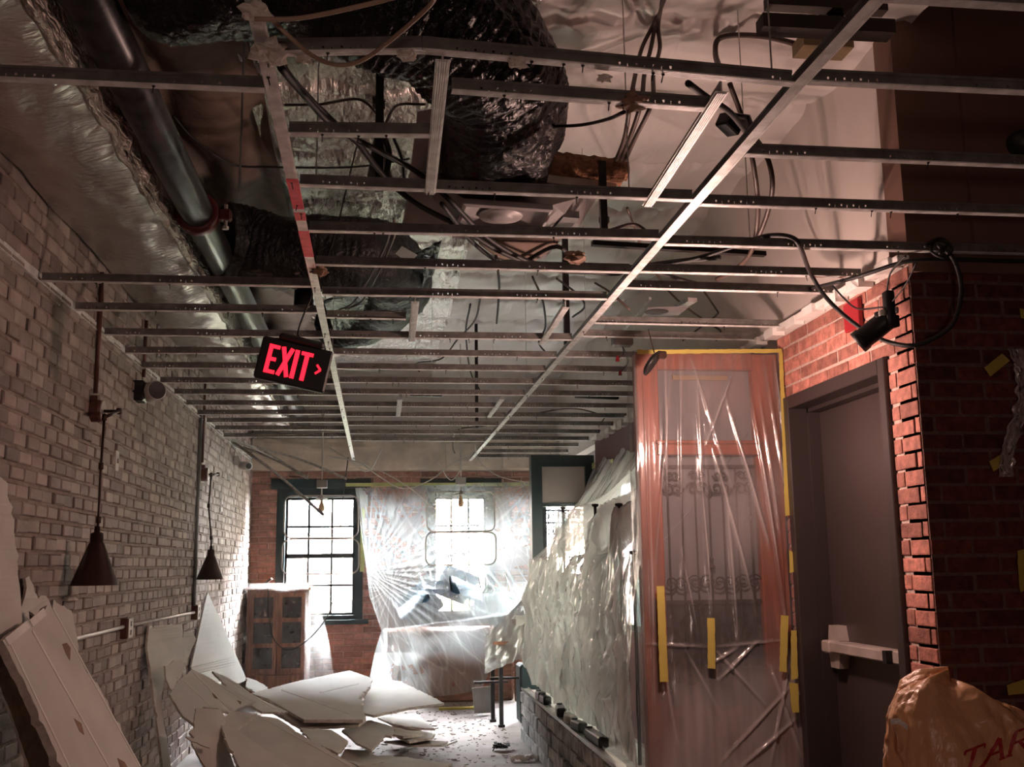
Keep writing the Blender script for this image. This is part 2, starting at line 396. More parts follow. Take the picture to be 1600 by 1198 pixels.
# right wall: brick beside the door, maroon board beyond the tall cabinet, white above the grid
struct(brick_wall('wall_right', (XR, 5.22, 0), (0, -1, 0), (0, 0, 1), 5.22-YN-.006, 2.56, ['brick_red', 'mortar_red', 'mortar_gap'], holes=[(5.22-5.14, 5.22-4.04, -.1, 2.235)], jag=.004, joint=.013, proud=.006, back=.2, start=.3))
mb = MB(); wy0, wy1, wz0, wz1 = 6.35, 9.45, .85, 2.15
mb.box((XR, 5.22, 0), (XR+.12, wy0, G)); mb.box((XR, wy1, 0), (XR+.12, 10.0, G)); mb.box((XR, wy0, 0), (XR+.12, wy1, wz0)); mb.box((XR, wy0, wz1), (XR+.12, wy1, G)); struct(mb.build('wall_right_far', 'paint_maroon'))
root = bpy.data.objects.new('window_3', None); COL.objects.link(root); root.location = (XR, 7.9, wz0); struct(root)
mb = MB(); mb.box((XR+.02, wy0, wz0), (XR+.10, wy1, wz0+.05)); mb.box((XR+.02, wy0, wz1-.05), (XR+.10, wy1, wz1))
for k in range(5): y = wy0+(wy1-wy0-.05)*k/4; mb.box((XR+.021, y, wz0), (XR+.099, y+.05, wz1))
world_part(mb, 'window_frame', 'dark_frame', root)
mb = MB(); mb.box((XR+.055, wy0, wz0), (XR+.06, wy1, wz1)); world_part(mb, 'pane', 'pane_glass', root)
mb = MB(); mb.box((3.25, 4.0, -.3), (3.45, 9.88, 5.6)); tag(mb.build('added_light_wall', 'added_wall_pale', loc=(3.35, 7, -.3)), 'added pale wall shaping daylight outside the covered side window', 'building')  # unseen wall, added to dim and bounce the daylight at window_3
mb = MB(); mb.box((XR+.005, YN+.01, 2.56), (XR+.12, YF, ROOF)); struct(mb.build('wall_right_upper', 'plaster_white'))
mb = MB(); mb.box((3.2, 9.9, 0), (3.3, YF, ROOF)); mb.box((XR+.12, 9.88, 0), (3.3, 10.0, ROOF)); struct(mb.build('wall_vestibule', 'plaster_white'))
# near return wall facing the camera
struct(brick_wall('wall_near', (XR, YN, 0), (1, 0, 0), (0, 0, 1), 2.6, 2.56, ['brick_shaded', 'mortar_shaded', 'mortar_gap'], jag=.004, joint=.014, proud=.003, back=.15, start=.3))
mb = MB(); mb.box((XR, YN, 2.57), (4.7, YN+.15, ROOF)); mb.box((XR+.28, YN-.02, 2.62), (4.7, YN-.001, ROOF)); mb.box((XR, YN-.03, 2.53), (4.7, YN-.001, 2.575))
struct(mb.build('wall_near_upper', 'paint_brown'))
mb = MB(); mb.box((4.6, -3.0, 0), (4.7, YN, ROOF)); struct(mb.build('wall_side', 'paint_brown'))
mb = MB(); mb.box((-3.0, -3.0, 0), (4.7, -2.9, ROOF)); mb.box((-3.0, -3, 0), (-2.9, -2, ROOF)); mb.box((-3, -2.1, 0), (XL, -2.0, ROOF)); struct(mb.build('wall_behind', 'paint_brown'))
# roof lining: pillowed sheets of white-faced blanket between purlins, kraft paper on the left
def pillow(y): t = (y % .78)/.78; return .10*(math.sin(math.pi*t)**.45)
def roofsheet(x0, x1):
    def fn(u, v):
        x = x0+(x1-x0)*u; y = 1.2+(YF-1.2)*v
        t = (y % .78)/.78; e = math.exp(-(min(t, 1-t)/.16)**2)
        z = ROOF-.01-pillow(y)-.040*e*(1-2*abs(N(x*6, y*1.2, 3)))-.016*e*(1-2*abs(N(x*15, y*2, 5)))-.035*N(x*1.3, y*2.2, 9)-.02*N(x*4, y*4, 1)
        return (x, y, z)
    return fn
mb = MB(); mb.grid(roofsheet(-.62, .62), 120, 520); struct(mb.build('ceiling_lining', 'foil_roof', smooth=True))
mb = MB(); mb.grid(roofsheet(.60, XR+.1), 110, 520); struct(mb.build('ceiling_lining_right', 'vinyl', smooth=True))
mb = MB()
def kfn(u, v):
    x = -1.45+.9*u; y = 1.2+(YF-1.2)*v
    return (x, y, ROOF-.06-.07*abs(N(x*3, y*.8, 2))-.09*abs(math.sin(x*9+N(x, y)*3)))
mb.grid(kfn, 40, 160); struct(mb.build('ceiling_paper', 'kraft', smooth=True))
mb = MB(); mb.box((-3.2, -3.2, ROOF), (5.2, YN+.15, ROOF+.15)); mb.box((-3.2, YN+.15, ROOF), (XR+.12, YF+.3, ROOF+.15)); mb.box((XR+.12, 9.88, ROOF), (3.3, YF+.3, ROOF+.15)); struct(mb.build('ceiling', 'concrete_dark'))
# wall-angle trims where the grid meets the walls
mb = MB(); mb.box((XL, -1.9, G-.004), (XL+.03, YF, G)); mb.box((XL+.013, -1.9, G-.004), (XL+.017, YF, G+.045))
struct(mb.build('trim_2', 'tee_face'))
mb = MB()
mb.bar((XR-.02, YN, G-.01), (XR-.02, 5.2, G), .05, .03); mb.bar((XR-.02, 5.2, G), (XR-.02, 10, G), .04, .03)
for i in range(24): y = YN+.05+i*.25; mb.box((XR-.05-random.random()*.02, y, G-.03-random.random()*.02), (XR-.0, y+.12, G+.01))
struct(mb.build('trim_3', 'joint_tape'))

# windows in the far wall
def sash_window(name, x0, x1, z0, z1):
    root = bpy.data.objects.new(name, None); COL.objects.link(root); root.location = ((x0+x1)/2, YF, z0); struct(root)
    m = MB(); y0, y1 = YF-.03, YF+.10; w = .075
    m.box((x0-.02, y0, z0), (x0+w, y1, z1)); m.box((x1-w, y0, z0), (x1+.02, y1, z1)); m.box((x0+w, y0, z1-.10), (x1-w, y1, z1)); m.box((x0+w, y0, z0), (x1-w, y1, z0+.05))
    world_part(m, 'window_frame', 'dark_frame', root)
    m = MB(); m.box((x0-.09, YF-.05, z1), (x1+.10, YF-.002, z1+.11)); world_part(m, 'lintel', 'dark_frame', root)
    m = MB(); m.box((x0-.05, YF-.09, z0-.05), (x1+.09, YF+.02, z0)); world_part(m, 'window_sill', 'dark_frame', root)
    a0, a1, b0, b1 = x0+w, x1-w, z0+.05, z1-.10; bm = (b0+b1)/2
    for s, (c0, c1, yy) in enumerate(((b0, bm, YF+.03), (bm, b1, YF+.06))):
        m = MB(); t = .028
        m.box((a0, yy, c0), (a0+t, yy+.03, c1)); m.box((a1-t, yy, c0), (a1, yy+.03, c1)); m.box((a0, yy, c0), (a1, yy+.03, c0+t)); m.box((a0, yy, c1-t), (a1, yy+.03, c1))
        for k in (1, 2): x = a0+(a1-a0)*k/3; m.box((x-.013, yy+.004, c0), (x+.013, yy+.026, c1))
        m.box((a0, yy+.004, (c0+c1)/2-.013), (a1, yy+.026, (c0+c1)/2+.013))
        sh = world_part(m, 'sash', 'dark_frame', root)
        g = MB(); g.box((a0+.01, yy+.013, c0+.01), (a1-.01, yy+.016, c1-.01)); world_part(g, 'pane', 'pane_glass', sh)
sash_window('window_1', -1.12, -.18, .82, 2.30)
sash_window('window_2', .58, 1.34, .82, 2.30)
root = bpy.data.objects.new('door_2', None); COL.objects.link(root); root.location = (2.32, YF, 0); struct(root)
m = MB(); m.box((1.9, YF, 0), (1.98, YF+.1, 2.2)); m.box((2.67, YF, 0), (2.75, YF+.1, 2.2)); m.box((1.98, YF, 2.1), (2.67, YF+.1, 2.2)); m.box((1.98, YF+.02, 0), (2.67, YF+.08, 1.3)); world_part(m, 'door_frame', 'dark_frame', root)  # solid lower panel is added, unseen, to keep glare off the floor
m = MB(); m.box((1.98, YF+.04, 1.3), (2.67, YF+.045, 2.1)); world_part(m, 'pane', 'pane_glass', root)

# what the windows look out on
mb = MB(); mb.box((-14, 12.6, -.35), (16, 30, -.25)); struct(mb.build('ground_outside', 'pavement'))
ob = thing('neighbouring_building', (0, 22, -.25), 'sunlit brick building seen faintly through the windows', 'building')
m = MB(); m.box((-12, 22, -.25), (12, 24, 6)); world_part(m, 'facade', 'far_facade', ob)
for x, z in ((-1.75, 2.1), (-.6, 2.1), (1.7, 2.1), (3.2, 2.1)):
    m = MB(); m.box((x, 21.95, z), (x+.75, 22.01, z+1.2)); wn = world_part(m, 'window_surround', 'dark_frame', ob)
    m = MB()
    for i in range(2):
        for j in range(3): m.box((x+.08+i*.33, 21.93, z+.08+j*.37), (x+.34+i*.33, 21.96, z+.38+j*.37))
    p_ = world_part(m, 'pane', 'grey_glass', ob); 
hd = MB()
def hfn(u, v):
    a = math.pi*v; x = -6+14*u
    return (x, 19.5-math.cos(a)*.7-.15*N(x*2, a*3), -.25+math.sin(a)*1.15+.15*N(x*3, a*2, 5))
hd.grid(hfn, 120, 14); o = hd.build('clipped_hedge', 'hedge', smooth=True, loc=(1, 19.5, -.25)); tag(o, 'low green hedge outside below the window glass', 'hedge')

# steel exit door in the right wall
root = bpy.data.objects.new('door_1', None); COL.objects.link(root); root.location = (XR, 4.6, 0); struct(root)
y0, y1, zt = 4.04, 5.14, 2.235
XD = XR+.135
m = MB()
for a, b_ in ((y0, y0+.06), (y1-.06, y1)): m.box((XR-.025, a, 0), (XR+.2, b_, zt-.0), bev=.004)
m.box((XR-.025, y0+.06, zt-.065), (XR+.2, y1-.06, zt), bev=.004)
m.box((XR+.075, y0+.06, 0), (XD+.06, y0+.078, zt-.065)); m.box((XR+.075, y1-.078, 0), (XD+.06, y1-.06, zt-.065)); m.box((XR+.075, y0+.06, zt-.085), (XD+.06, y1-.06, zt-.065))
world_part(m, 'door_frame', 'door_frame_paint', root)
m = MB(); m.box((XD, y0+.078, .01), (XD+.045, y1-.078, zt-.085), bev=.003); lf = world_part(m, 'door_leaf', 'door_paint', root)
zb = .995
m = MB(); m.box((XD-.06, 4.135, zb-.028), (XD+.001, 5.0, zb+.028), bev=.006); m.box((XD-.085, 4.38, zb-.022), (XD-.058, 4.96, zb+.026), bev=.005)
pb = world_part(m, 'push_bar', 'silver_paint', root, label='pale metal push bar across the exit door')
m = MB(); m.box((XD-.088, 4.345, zb-.026), (XD-.045, 4.38, zb+.026)); world_part(m, 'end_stop', 'black_plastic', pb)
m = MB(); m.box((XD-.09, 4.92, zb-.03), (XD, 5.01, zb+.03), bev=.008)
q = [(XD-.001, 4.995, zb+.10), (XD-.001, 4.905, zb+.10), (XD-.001, 4.885, zb+.03), (XD-.001, 5.01, zb+.03)]
m.prism(q, (-1, 0, 0), -.05); m.prism([(x, y, 2*zb-z) for x, y, z in q], (1, 0, 0), .05)
world_part(m, 'latch_case', 'silver_paint', pb)

# ------------------------------------------------------------------ suspended metal grid
def screw_mesh():
    m = MB(); m.lathe([(0, 0), (.0045, 0), (.0045, -.003), (.0016, -.006), (.0016, -.022), (0, -.025)], 6); return m
_scr = None
def tee(name, pts, label, cat, group, fw=.030, hh=.038, red=None, screws=2, holes=True, face='tee_face', start=None):
    """inverted T of sheet metal with punched web: pts are points of its underside centre line"""
    global _scr
    pts = [Vector(p) for p in pts]; m = MB(); base = (pts[0]+pts[-1])/2
    for a, b in zip(pts[:-1], pts[1:]):
        d = b-a; L = d.length; d.normalize(); x = d.cross(Vector((0, 0, 1))).normalized(); z = x.cross(d)
        mt = Matrix(((x.x, d.x, z.x, a.x), (x.y, d.y, z.y, a.y), (x.z, d.z, z.z, a.z), (0, 0, 0, 1)))
        w = fw/2
        m.box((-w, 0, 0), (w, L, .0015), 0, mt)
        for g in (-.75, -.45, -.15, .15, .45, .75): m.box((w*g-.0012, 0, -.0012), (w*g+.0012, L, 0), 0, mt)      # knurled face
        m.box((-.0035, 0, hh-.008), (.0035, L, hh), 1, mt)
        t = .0010; lo, hi = .0015, hh-.008
        cuts = []
        if holes and L > .25:
            c = .03+random.random()*.06
            for g0 in ([c+k*.405 for k in range(int(L/.405)+1)]):
                for k in range(7):
                    s = g0+k*.022
                    if s < L-.02: cuts.append((s, .0060, .012, .019) if k % 2 == 0 else (s, .0026, .0035, .0165))
            if red is not None: pass
        cuts.sort(); p = 0
        for s, wd, z0, z1 in cuts:
            if s <= p: continue
            m.box((-t, p, lo), (t, s, hi), 1, mt); m.box((-t, s, lo), (t, s+wd, z0), 1, mt); m.box((-t, s, z1), (t, s+wd, hi), 1, mt); p = s+wd
        m.box((-t, p, lo), (t, L, hi), 1, mt)
    o = m.build(name, [face, 'tee_web_shaded'], loc=base)
    tag(o, label, cat, group)
    if _scr is None: _scr = screw_mesh().build('screw', 'black_metal', o); first = True; sc = _scr; used = 0
    for k in range(screws):
        i = random.randrange(len(pts)-1); s = .12+.76*random.random(); p = pts[i].lerp(pts[i+1], s)-base
        if k == 0 and _scr.parent == o: sc = _scr
        else: sc = _scr.copy(); COL.objects.link(sc); sc.parent = o
        sc.location = p+Vector((jit(.006), jit(.006), 0)); sc.rotation_euler = (jit(.25), jit(.25), 0)
    return o
XA, XB = -.275, 1.06
def ord_(n): return ['first', 'second', 'third', 'fourth', 'fifth', 'sixth', 'seventh', 'eighth', 'ninth', 'tenth', 'eleventh', 'twelfth', 'thirteenth', 'fourteenth', 'fifteenth', 'sixteenth', 'seventeenth', 'eighteenth', 'nineteenth', 'twentieth'][n]
tee('main_runner', [(XA, 1.0, G), (XA, 12.1, G)], 'long white metal main runner left of the roof ducts, passing the exit sign', 'ceiling runner', 'main runners', .036, .042, screws=14)
tee('main_runner', [(XB+.03, 1.0, G), (XB, 2.4, G), (XB, 12.1, G)], 'long shiny metal main runner right of the diffuser, slanting to the upper right', 'ceiling runner', 'main runners', .036, .042, screws=10)
# red colour on stretches of the left runner
m = MB()
for a, b in ((3.18, 3.46), (3.50, 3.58), (3.70, 4.02)): m.box((XA-.0185, a, G-.0022), (XA+.0185, b, G+.004))
o = m.build('runner_red_mark', 'red_mark', loc=(XA, 3.6, G)); tag(o, 'bright red mark on the left main runner', 'paint mark')
gl = 'cross tees left of the left runner'; gm = 'cross tees between the two runners'; gr = 'cross tees right of the right runner'
for i, Y in enumerate((2.58, 4.49, 4.975, 5.52, 5.96, 6.42, 6.95, 7.42, 7.90, 8.37, 8.83, 9.33, 9.85)):
    w = jit(.004)
    tee('cross_tee', [(XL+.03, Y+jit(.02), G+w), (XA-.02, Y+jit(.015), G+.002)], 'cross tee between brick wall and left runner, %s from the camera' % ord_(i), 'cross tee', gl, screws=3 if i < 6 else 2)
k = 0
def mtee(pts, extra='', sc=3):
    global k
    tee('cross_tee', pts, 'cross tee between the runners%s, %s from the camera' % (extra, ord_(k)), 'cross tee', gm, screws=sc); k += 1
mtee([P(434, 84, z=G), P(660, 80, z=G+.01), P(1238, 132, z=G)], ' with a bend near its left end', 7)
mtee([P(706, 143, z=G), P(1110, 172, z=G)], ' cut short between two furring pieces')
mtee([P(452, 210, z=G), P(675, 213, z=G)], ' cut short near the duct plastic')
for Y in (3.25, 3.70, 4.15, 4.61): mtee([(XA+.02, Y+jit(.012), G+.002), (XB-.02, Y+jit(.012), G+jit(.003))])
mtee([(XA+.02, 5.05, G), (.13, 5.06, G)], ' stub ending at a hanging plate')
for Y in (5.50, 5.97, 6.40, 6.90, 7.36, 7.93, 8.47, 9.0, 9.6, 10.15):
    mtee([(XA+.02, Y+jit(.02), G+.002), (XB-.02, Y+jit(.02), G+jit(.004))])
rr = [(1.99, 4.4), (2.39, 4.4), (2.87, 4.4), (3.31, 4.4), (3.76, 3.9), (4.14, XR), (4.40, XR), (5.08, XR), (5.39, XR)] + [(y, XR) for y in (5.95, 6.40, 6.90, 7.36, 7.93, 8.45, 8.95, 9.5, 10.05, 10.6, 11.2, 11.7)]
for i, (Y, xe) in enumerate(rr):
    tee('cross_tee', [(XB+.02, Y-.01, G), (min(xe, XR-.05) if xe == XR else xe, Y+jit(.02), G-.002)], 'metal cross tee right of the right runner, %s from the camera' % (ord_(i) if i < 20 else 'farthest'), 'cross tee', gr, screws=5 if i < 4 else 1)
for q, (a, b, lab) in enumerate((((692, 95), (672, 303), 'ribbed furring piece joining cross tees left of the diffuser'), ((1128, 145), (1012, 322), 'ribbed furring piece slanting beside the right runner'),
        ((649, 472), (643, 533), 'white furring stub below the black flexible duct'), ((625, 624), (622, 650), 'small furring stub near the far end of the grid'),
        ((884, 481), (846, 538), 'white furring stub slanting left of the right runner'), ((785, 624), (764, 652), 'tiny furring stub near the far end of the right runner'))):
    p0, p1 = P(*a, z=G-.002), P(*b, z=G-.002); m = MB(); d = (p1-p0).normalized(); x = d.cross(Vector((0, 0, 1)))
    for s in (-1.6, -.8, 0, .8, 1.6): m.bar(p0+x*.007*s, p1+x*.007*s, .004, .006)
    m.bar(p0+Vector((0, 0, .003)), p1+Vector((0, 0, .003)), .036, .002); m.bar(p0+Vector((0, 0, .02)), p1+Vector((0, 0, .02)), .003, .034)
    o = m.build('furring_piece', 'tee_face', loc=(p0+p1)/2); tag(o, lab, 'furring piece', 'short furring pieces')
# collapsed channels at the far left of the grid
for a, b, ya, yb, lab in (((362, 690), (506, 806), 10.2, 9.4, 'longest bent metal strip drooping in front of the left window'), ((380, 700), (480, 748), 10.6, 10.0, 'short pale metal strip hanging beside the far brick corner'), ((401, 700), (541, 749), 11.2, 10.6, 'thin metal strip drooping over the window lintel'), ((345, 682), (462, 735), 9.9, 10.4, 'flat metal strip hanging from the far left of the grid')):
    p0, p1 = P(*a, y=ya), P(*b, y=yb); mid = p0.lerp(p1, .5)+Vector((0, 0, .03)); m = MB()
    pts = spline([p0, mid, p1], 8)
    for u_, v_ in zip(pts[:-1], pts[1:]): m.bar(u_, v_, .035, .003); m.bar(u_+Vector((0, 0, .012)), v_+Vector((0, 0, .012)), .003, .022)
    o = m.build('drooping_strip', 'galvanised', loc=p0); tag(o, lab, 'metal strip', 'drooping metal strips')
# paper and gypsum scraps still clinging to the grid
def clump(px, py, z, r, lab, mt='kraft_paper'):
    c = P(px, py, z=z); m = MB(); sd = random.random()*50
    def fn(u, v):
        a = 2*math.pi*u; b = math.pi*v; d = Vector((math.sin(b)*math.cos(a), math.sin(b)*math.sin(a), math.cos(b)))
        q = 1+.75*noise.noise(d*1.9+Vector((sd, 0, 0)))+.3*noise.noise(d*5+Vector((0, sd, 0)))
        return c+Vector((d.x*r*1.4, d.y*r*1.4, d.z*r*.7))*q
    m.grid(fn, 16, 10); o = m.build('torn_paper_scrap', mt, loc=c); tag(o, lab, 'paper scrap', 'scraps clinging to the grid')
clump(420, 82, G-.01, .030, 'largest torn paper clump at the corner of left runner and bent tee', 'gypsum_core')
clump(400, 18, G-.01, .022, 'pinkish clump stuck on the left runner at the photo top', 'gypsum_core')
clump(476, 92, G-.008, .012, 'small scrap left on the bent tee near its left end', 'gypsum_core')
clump(636, 86, G-.008, .015, 'scrap dangling at the kink of the bent tee', 'gypsum_core')
clump(810, 98, G-.008, .015, 'scrap dangling under the bent tee right of its kink', 'gypsum_core')
clump(945, 122, G-.008, .012, 'scrap dangling under the bent tee over the roof lining', 'gypsum_core')
clump(988, 160, G+.01, .028, 'torn paper clump wrapped on the second cross tee')
clump(500, 424, G-.004, .022, 'brown paper scrap on left runner at the red mark end')
clump(900, 402, G+.01, .03, 'brown paper scrap dangling below the diffuser housing')
# hanger wires
for i, (px, py0, py1, z0, lab) in enumerate(((374, 170, 300, 2.64, 'thin grey rod hanging left of the left runner'), (494, 120, 285, 2.64, 'thin hanger wire over the bright foil'), (983, 195, 300, 2.62, 'thin hanger wire right of the pink insulation'), (1206, 40, 112, 2.64, 'hanger wire below the dark steel channel'), (1172, 262, 380, 2.62, 'thin straight rod beside the looped brown cables'))):
    b = P(px, py1, z=z0); t = Vector((b.x, b.y, ROOF-.1)); m = MB(); m.tube([b, t], .0022 if i else .004, 6); o = m.build('hanger_wire', 'galvanised' if i else 'grey_box', loc=b); tag(o, lab, 'hanger wire', 'hanger wires')
for i, (x, y) in enumerate(((XA, 6.2), (XA, 8.4), (XB, 5.2), (XB, 7.4), (XB, 9.6), (.4, 7.9))):
    m = MB(); m.tube([(x, y, G+.03), (x+.005, y, ROOF-.1)], .0018, 5); o = m.build('hanger_wire', 'galvanised', loc=(x, y, G+.03)); tag(o, 'thin hanger wire rising from the %s' % ('left runner just behind the exit sign', 'left runner near its far end', 'right runner level with the wooden door', 'middle length of the right runner', 'far end of the right runner', 'tees between the runners')[i], 'hanger wire', 'hanger wires of the far grid')

# ------------------------------------------------------------------ ducts, pipe and things above the grid
# foil-wrapped rectangular duct along the left wall
ft = thing('foil_duct', (XL+.25, 6, 2.95), 'long silver foil-wrapped duct running above the left brick wall', 'duct')
m = MB()
def dfn(u, v):
    x = XL+.03+.45*u; y = .9+11.2*v
    return (x, y, 2.95+.035*N(x*2, y*.9)+.02*abs(N(x*5, y*3, 4))-.03*math.sin(math.pi*u)*(1+.4*math.sin(y*2.1))+.010*N(x*11, y*5, 7)+.006*(1-2*abs(N(x*9+y*3, y*4-x*3, 2))))
m.grid(dfn, 24, 300); world_part(m, 'duct_underside', 'foil_duct', ft, True)
m = MB()
def sfn(u, v):
    y = .9+11.2*v; z = 2.95+.48*u; e = .03*N(y*6, z*2)+.035*N(y*14, z*3, 3)
    return (XL+.475+.018*math.sin(math.pi*u)+e*(.35+.9*math.sin(math.pi*min(1, u*1.1)))+.035*N(.98, y*.9), y, z+.035*N((XL+.48)*2, y*.9)*(1-u))
m.grid(sfn, 16, 420); world_part(m, 'duct_side', 'foil_rumpled', ft, True)
m = MB()
def lfn(u, v):
    y = .9+11.2*v; a = 2*math.pi*u; r = .016+.012*N(y*9, a)
    return (XL+.47+math.cos(a)*r+.02*N(y*5, 1), y, 2.955+math.sin(a)*r*1.2+.035*N((XL+.48)*2, y*.9))
m.grid(lfn, 8, 420); world_part(m, 'taped_seam', 'foil_rumpled', ft, True)
# black steel pipe
pts = [P(139-30, -60, z=3.03), P(139, 0, z=3.03), P(300, 332, z=3.03), (-.87, 7, 3.03), (-.87, 12.2, 3.03)]
pts = [Vector((-.85, y, 3.045)) for y in (.9, 4.75, 12.2)]
m = MB(); m.tube(pts, .075, 32); o = m.build('steel_pipe', 'steel_pipe', smooth=False, loc=(-.85, 6, 3.045)); tag(o, 'thick black steel pipe running along the silver duct', 'pipe')
for p_ in o.data.polygons: p_.use_smooth = len(p_.vertices) == 4
cp = thing('pipe_coupling', (-.85, 4.86, 3.045), 'dark red grooved coupling clamped around the black pipe', 'coupling')
m = MB(); m.lathe([(.076, -.04), (.098, -.038), (.102, -.015), (.102, .015), (.098, .038), (.076, .04)], 32, 0, Matrix.Rotation(R(90), 4, 'X')); m.build('clamp_ring', 'coupling_red', cp, True)
for s in (-1, 1):
    m = MB(); m.box((s*.125-.03, -.028, -.03), (s*.125+.03, .028, .022), bev=.008); e = m.build('clamp_ear', 'coupling_red', cp)
    m = MB(); m.tube([(s*.128, 0, -.06), (s*.128, 0, .05)], .009, 8); m.lathe([(0, -.072), (.016, -.072), (.016, -.058), (0, -.058)], 6, 0, Matrix.Translation((s*.128, 0, 0))); m.build('bolt', 'silver', cp)

def flex(name, px, zc, r, mt, lab, ribs=.035, amp=.03, ends=None):
    pts = spline([P(a, b, z=z) for a, b, z in px], 14); m = MB(); n = 36; vs = []
    t0 = (pts[1]-pts[0]).normalized(); nn = t0.orthogonal().normalized(); s = 0
    def ring(p, t, rr, s):
        nonlocal nn
        nn = (nn-t*nn.dot(t)).normalized(); bb = t.cross(nn); out = []
        for k in range(n):
            a = 2*math.pi*k/n; q = rr*(1+amp*math.sin(s/ribs*2*math.pi)*.5+.16*N(math.cos(a)*1.5, math.sin(a)*1.5, s*3.5)+.07*N(math.cos(a)*4, math.sin(a)*4, s*9))
            out.append(p+(nn*math.cos(a)+bb*math.sin(a))*q)
        return out
    rows = []
    for i in range(len(pts)-1):
        for h in (0, .5):
            p = pts[i].lerp(pts[i+1], h); t = (pts[i+1]-pts[max(i-1, 0)]).normalized(); rows.append(ring(p, t, r, s)); s += (pts[i+1]-pts[i]).length/2
    vs = [v for row in rows for v in row]
    m.add(vs, [[i*n+k, i*n+(k+1) % n, (i+1)*n+(k+1) % n, (i+1)*n+k] for i in range(len(rows)-1) for k in range(n)])
    m.add([v for v in rows[0]], [list(range(n))]); m.add([v for v in rows[-1]], [list(range(n))])
    o = m.build(name, mt, smooth=True, loc=pts[len(pts)//2]); tag(o, lab, 'flexible duct', 'black flexible ducts'); return o
flex('flexible_duct', [(235, -66, 3.25), (370, -60, 3.22), (520, -45, 3.2), (655, 5, 3.15), (745, 75, 3.1), (778, 150, 3.06), (780, 235, 3.05)], 0, .235, 'poly_black', 'shiny black plastic-wrapped flexible duct crossing the photo top')
flex('flexible_duct', [(345, 378, 3.16), (385, 385, 3.16), (430, 395, 3.12), (530, 398, 3.10), (600, 408, 3.10), (622, 445, 3.12), (585, 485, 3.14), (530, 508, 3.16)], 0, .205, 'poly_dull', 'dull black flexible duct curving behind the red-marked runner')
# loose black liner strip hanging below the elbow
m = MB()
def lf2(u, v):
    a = P(530+150*u, 540-118*u**1.6, z=3.0); b = P(505+185*u, 470-95*u, z=3.05)
    p = a.lerp(b, v); return p+Vector((0, 0, .012*N(u*24, v*3)+.01*math.sin(u*70)*(1-v)))
m.grid(lf2, 70, 8); o = m.build('plastic_flap', 'poly_black', smooth=True, loc=P(560, 500, z=3.0), solid=.002); tag(o, 'gathered black plastic flap under the curved duct', 'plastic flap')
# coiled cable loop and duct label
m = MB(); c = P(428, 425, z=2.95); m.tube([c+Vector((.13*math.cos(a/12*2*math.pi), .10*math.sin(a/12*2*math.pi), .04*math.sin(a/12*2*math.pi))) for a in range(-1, 10)], .007, 8)
o = m.build('cable_coil', 'brown_cable', smooth=True, loc=c); tag(o, 'grey looped cable beside the dull black duct', 'cable')
a = [P(628, 384, z=2.90), P(652, 398, z=2.90), P(640, 412, z=2.89), P(618, 396, z=2.89)]
m = MB(); m.prism(a, (0, 0, -1), -.002); o = m.build('duct_label', 'grey_box', loc=a[0]); tag(o, 'pale rectangular label stuck on the dull black duct', 'label')
for q, (a, b) in enumerate((((615, 372), (570, 465)), ((604, 380), (556, 468)))):
    m = MB(); m.tube(spline([P(a[0], a[1]-30, z=2.87), P(*a, z=2.86), P(*b, z=2.86), P(b[0]-30, b[1]+18, z=2.86)], 6), .006, 6); o = m.build('grey_cable', 'brown_cable', smooth=True, loc=P(*a, z=2.86)); tag(o, 'grey cable lying against the dull black duct, %s of the pair' % ('right' if q == 0 else 'left'), 'cable', 'pair of grey cables')

# air diffuser hanging in its sheet metal plenum, with insulation on top
df = thing('air_diffuser', P(785, 350, z=2.74), 'grey square air diffuser hanging in a sheet metal box', 'air diffuser')
zc = 2.74; c = [P(724, 318, z=zc), P(864, 328, z=zc), P(836, 384, z=zc), P(706, 372, z=zc)]
cc = sum(c, Vector())/4
m = MB(); up = Vector((0, 0, 1))
def ringq(s0, z0, s1, z1, mi=0):
    A = [cc+(p-cc)*s0+up*z0 for p in c]; B = [cc+(p-cc)*s1+up*z1 for p in c]
    m.add(A+B, [[i, (i+1) % 4, 4+(i+1) % 4, 4+i] for i in range(4)], mi)
ringq(1, 0, .93, -.006); ringq(.93, -.006, .90, .02); ringq(.90, .02, .35, .06); ringq(.35, .06, 0.01, .06); ringq(1, 0, 1, .02)
world_part(m, 'diffuser_pan', 'diffuser_white', df)
m = MB(); m.lathe([(0, .016), (.045, .012), (.048, .020), (.085, .018), (.09, .028), (.06, .04), (0, .05)], 28, 0, Matrix.Translation(cc+up*.015)); world_part(m, 'diffuser_cone', 'diffuser_white', df, True)
m = MB()
B = [P(655, 268, z=3.0), P(938, 300, z=3.0), P(905, 352, z=2.86), P(626, 356, z=2.86)]
T = [p+up*.26 for p in B]
A = [cc+(p-cc)*1.0+up*.02 for p in c]
m.add(A+B, [[i, (i+1) % 4, 4+(i+1) % 4, 4+i] for i in range(4)]); 
world_part(m, 'plenum_box', 'sheet_metal', df, solid=.002)
m = MB(); lo = [P(880, 328, z=2.82), P(905, 330, z=2.82), P(850, 395, z=2.78), P(828, 392, z=2.78)]; m.prism(lo, (0, 0, -1), -.03); world_part(m, 'plenum_strap', 'sheet_metal', df)
m = MB()
def pan(u, v):
    p = P(748+124*u, 372+12*math.sin(math.pi*u)*v*2.2+8*v, z=2.72); return p+Vector((0, 0, -.02*math.sin(math.pi*u)*v))
m.grid(pan, 20, 6); world_part(m, 'lower_baffle', 'kraft', df, True, solid=.003)
m = MB(); e0, e1 = P(690, 262, z=2.98), P(962, 292, z=2.98); m.bar(e0, e1, .02, .035); world_part(m, 'plenum_edge', 'silver_paint', df)
